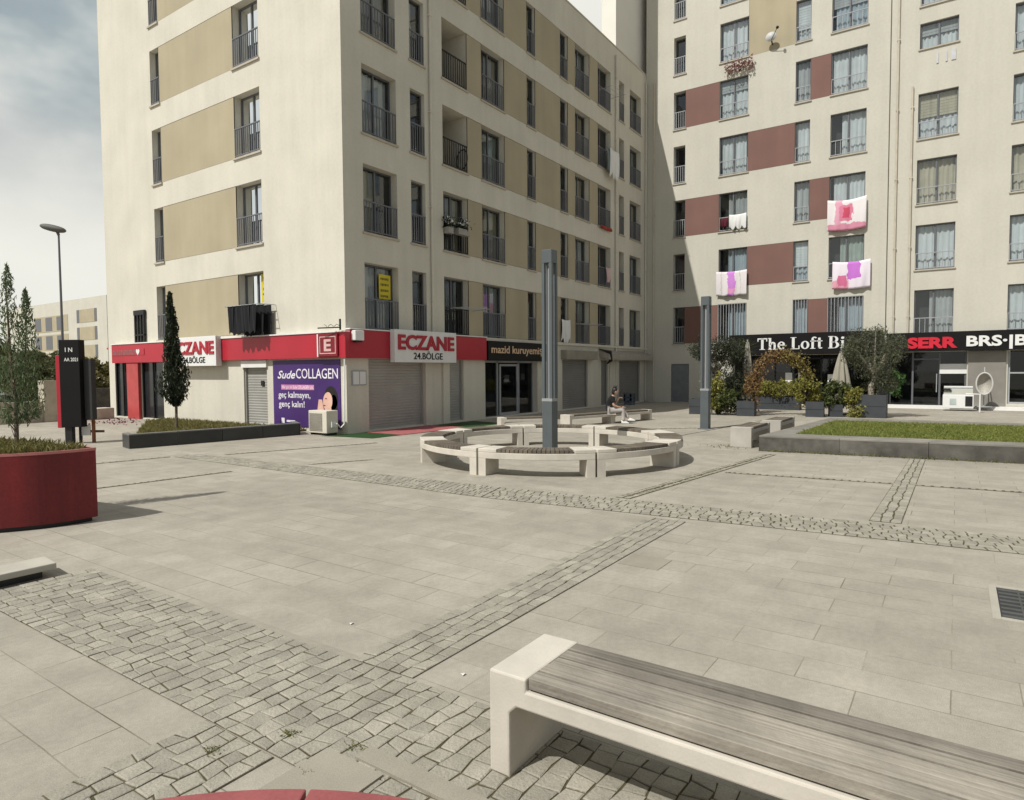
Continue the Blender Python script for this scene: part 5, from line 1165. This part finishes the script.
# ------------------------------------------------------------------ person on the bench
def skinmesh(name, chains, m, parent, sub=2):
    """chains: list of [(point, radius), ...]; the first point of later chains is welded to an existing joint"""
    vs, es, rs = [], [], []; idx = {}
    for ch in chains:
        prev = None
        for p, r in ch:
            key = tuple(round(c, 4) for c in p)
            if key not in idx: idx[key] = len(vs); vs.append(p); rs.append(r)
            if prev is not None and prev != idx[key]: es.append((prev, idx[key]))
            prev = idx[key]
    me = bpy.data.meshes.new(name); me.from_pydata(vs, es, []); o = bpy.data.objects.new(name, me); COL.objects.link(o)
    sk = o.modifiers.new('s', 'SKIN'); ss = o.modifiers.new('ss', 'SUBSURF'); ss.levels = sub; ss.render_levels = sub
    for i, r in enumerate(rs):
        k = me.skin_vertices[0].data[i]; k.radius = r if isinstance(r, tuple) else (r, r); k.use_root = (i == 0)
    bpy.context.view_layer.update()
    fm = bpy.data.meshes.new_from_object(o.evaluated_get(bpy.context.evaluated_depsgraph_get()))
    bpy.data.objects.remove(o); fm.polygons.foreach_set('use_smooth', [True]*len(fm.polygons)); fm.materials.clear(); fm.materials.append(m)
    fo = bpy.data.objects.new(name, fm); COL.objects.link(fo); fo.parent = parent; return fo
# local frame: +x = the way the person faces, +y = left, z up; seat height .37
pe = thing('person', 'person in a black t-shirt and grey trousers sitting with crossed legs, looking down', 'person', (0, 0, 0))
S = .37
hipL, hipR = (0.02, .09, S+.1), (0.02, -.09, S+.1); pel = (0, 0, S+.13)
torso = [(pel, .125), ((-.03, 0, S+.28), .115), ((0, 0, S+.43), .125), ((.05, 0, S+.53), .09), ((.085, 0, S+.585), .05), ((.12, 0, S+.65), .055)]
chains = [torso]
sh = (.03, 0, S+.5)
for s_ in (1, -1):
    chains.append([((0, 0, S+.43), .125), ((.035, s_*.15, S+.49), .055), ((.1, s_*.2, S+.26), .042), ((.3, s_*.11, S+.19) if s_ < 0 else (.24, .1, S+.44), .033), ((.36, s_*.08, S+.185) if s_ < 0 else (.27, .07, S+.5), .03)])
legR = [(pel, .125), (hipR, .09), ((.42, -.1, S+.09), .065), ((.43, -.1, .1), .04), ((.43, -.1, .05), .035)]
legL = [(pel, .125), (hipL, .09), ((.4, .05, S+.14), .065), ((.6, -.02, .2), .042), ((.63, -.02, .13), .036)]
body = skinmesh('body', chains+[legR, legL], skin, pe)
skinmesh('t_shirt', [[((0, 0, S+.02), .17), ((-.01, 0, S+.14), .168), ((-.03, 0, S+.28), .155), ((0, 0, S+.43), .165), ((.05, 0, S+.53), .125), ((.08, 0, S+.59), .075)], [((0, 0, S+.43), .165), ((.035, .155, S+.49), .085), ((.075, .195, S+.34), .07)], [((0, 0, S+.43), .165), ((.035, -.155, S+.49), .085), ((.075, -.195, S+.34), .07)]], mat('black_tee', (.012, .012, .013), .9), pe)
skinmesh('trousers', [[((.01, 0, S+.1), .15), (hipR, .11), ((.42, -.1, S+.09), .08), ((.43, -.1, .25), .068), ((.43, -.1, .1), .07)], [((.01, 0, S+.1), .15), (hipL, .11), ((.4, .05, S+.14), .08), ((.5, .01, .34), .066), ((.6, -.02, .19), .062)]], mat('grey_trousers', (.42, .39, .36), .9, var=.1), pe)
q = MB(); hc = (.165, 0, S+.745)
q.ball(hc, (.095, .075, .115), 16, 12); q.ball((hc[0]+.09, 0, hc[2]-.01), (.022, .014, .022), 8, 6)
for s_ in (1, -1): q.ball((hc[0]-.005, s_*.076, hc[2]-.01), (.02, .01, .03), 8, 6)
q.build('head', skin, pe, smooth=True)
q = MB()
for s_ in (1, -1): q.ball((hc[0]+.082, s_*.03, hc[2]+.012), (.012, .014, .008), 8, 6)
q.ball((hc[0]+.08, 0, hc[2]-.055), (.014, .024, .007), 8, 6); q.build('face_features', mat('face_dark', (.12, .05, .04), .6), pe, smooth=True)
q = MB(); q.ball((hc[0]-.02, 0, hc[2]+.03), (.1, .088, .105), 16, 12); q.ball((hc[0]-.07, 0, hc[2]-.04), (.06, .075, .11), 12, 8); q.ball((hc[0]-.03, 0, hc[2]+.14), (.045, .045, .04), 10, 8)
q.tube([(hc[0]-.02, .03, hc[2]+.13), (hc[0]-.05, .05, hc[2]+.2)], [.02, .008], 6); q.tube([(hc[0]+.02, -.03, hc[2]+.13), (hc[0]+.06, -.03, hc[2]+.2)], [.02, .008], 6)
q.build('hair', hair, pe, smooth=True)
for s_, base in ((1, (.27, .07, S+.5)), (-1, (.36, -.08, S+.185))):
    ch = []
    b = Vector(base); ch.append([(tuple(b), .026), (tuple(b+Vector((.05, 0, .01))), .03)])
    for k, (dy_, ln) in enumerate(((-.028, .06), (-.009, .07), (.01, .066), (.028, .052))):
        r0 = b+Vector((.05, 0, .01)); ch.append([(tuple(r0), .03), (tuple(r0+Vector((.03, dy_, .008))), .0105), (tuple(r0+Vector((.03+ln*.6, dy_*1.2, .006))), .009), (tuple(r0+Vector((.03+ln*.9, dy_*1.2, -.018))), .008)])
    ch.append([(tuple(b), .026), (tuple(b+Vector((.03, -s_*.03, .02))), .011), (tuple(b+Vector((.07, -s_*.045, .035))), .0095)])
    skinmesh('hand', ch, skin, pe, 1)
for c_ in ((.43, -.1, 0), (.64, -.02, .085)):
    q = MB(); n_ = 12
    def shoe(u, v):
        x = -.07+.26*u; w_ = .048*math.sin(math.pi*min(max(u*.86+.1, 0), 1))**.5; h_ = .1*(1-u)**.7+.035; a = math.pi*2*v
        zz = max(math.sin(a), 0)*h_+ (0 if math.sin(a) > 0 else 0)
        return (c_[0]+x, c_[1]+w_*math.cos(a), c_[2]+zz+.004)
    q.grid(shoe, 10, 14); q.build('shoe', signw, pe, smooth=True)
# seat the person: on the bench front edge, facing along +X slightly toward the viewer
pe.location = (19.28, 9.31, 0); pe.rotation_euler.z = R(-62); pe.scale = (.95, .95, .95)
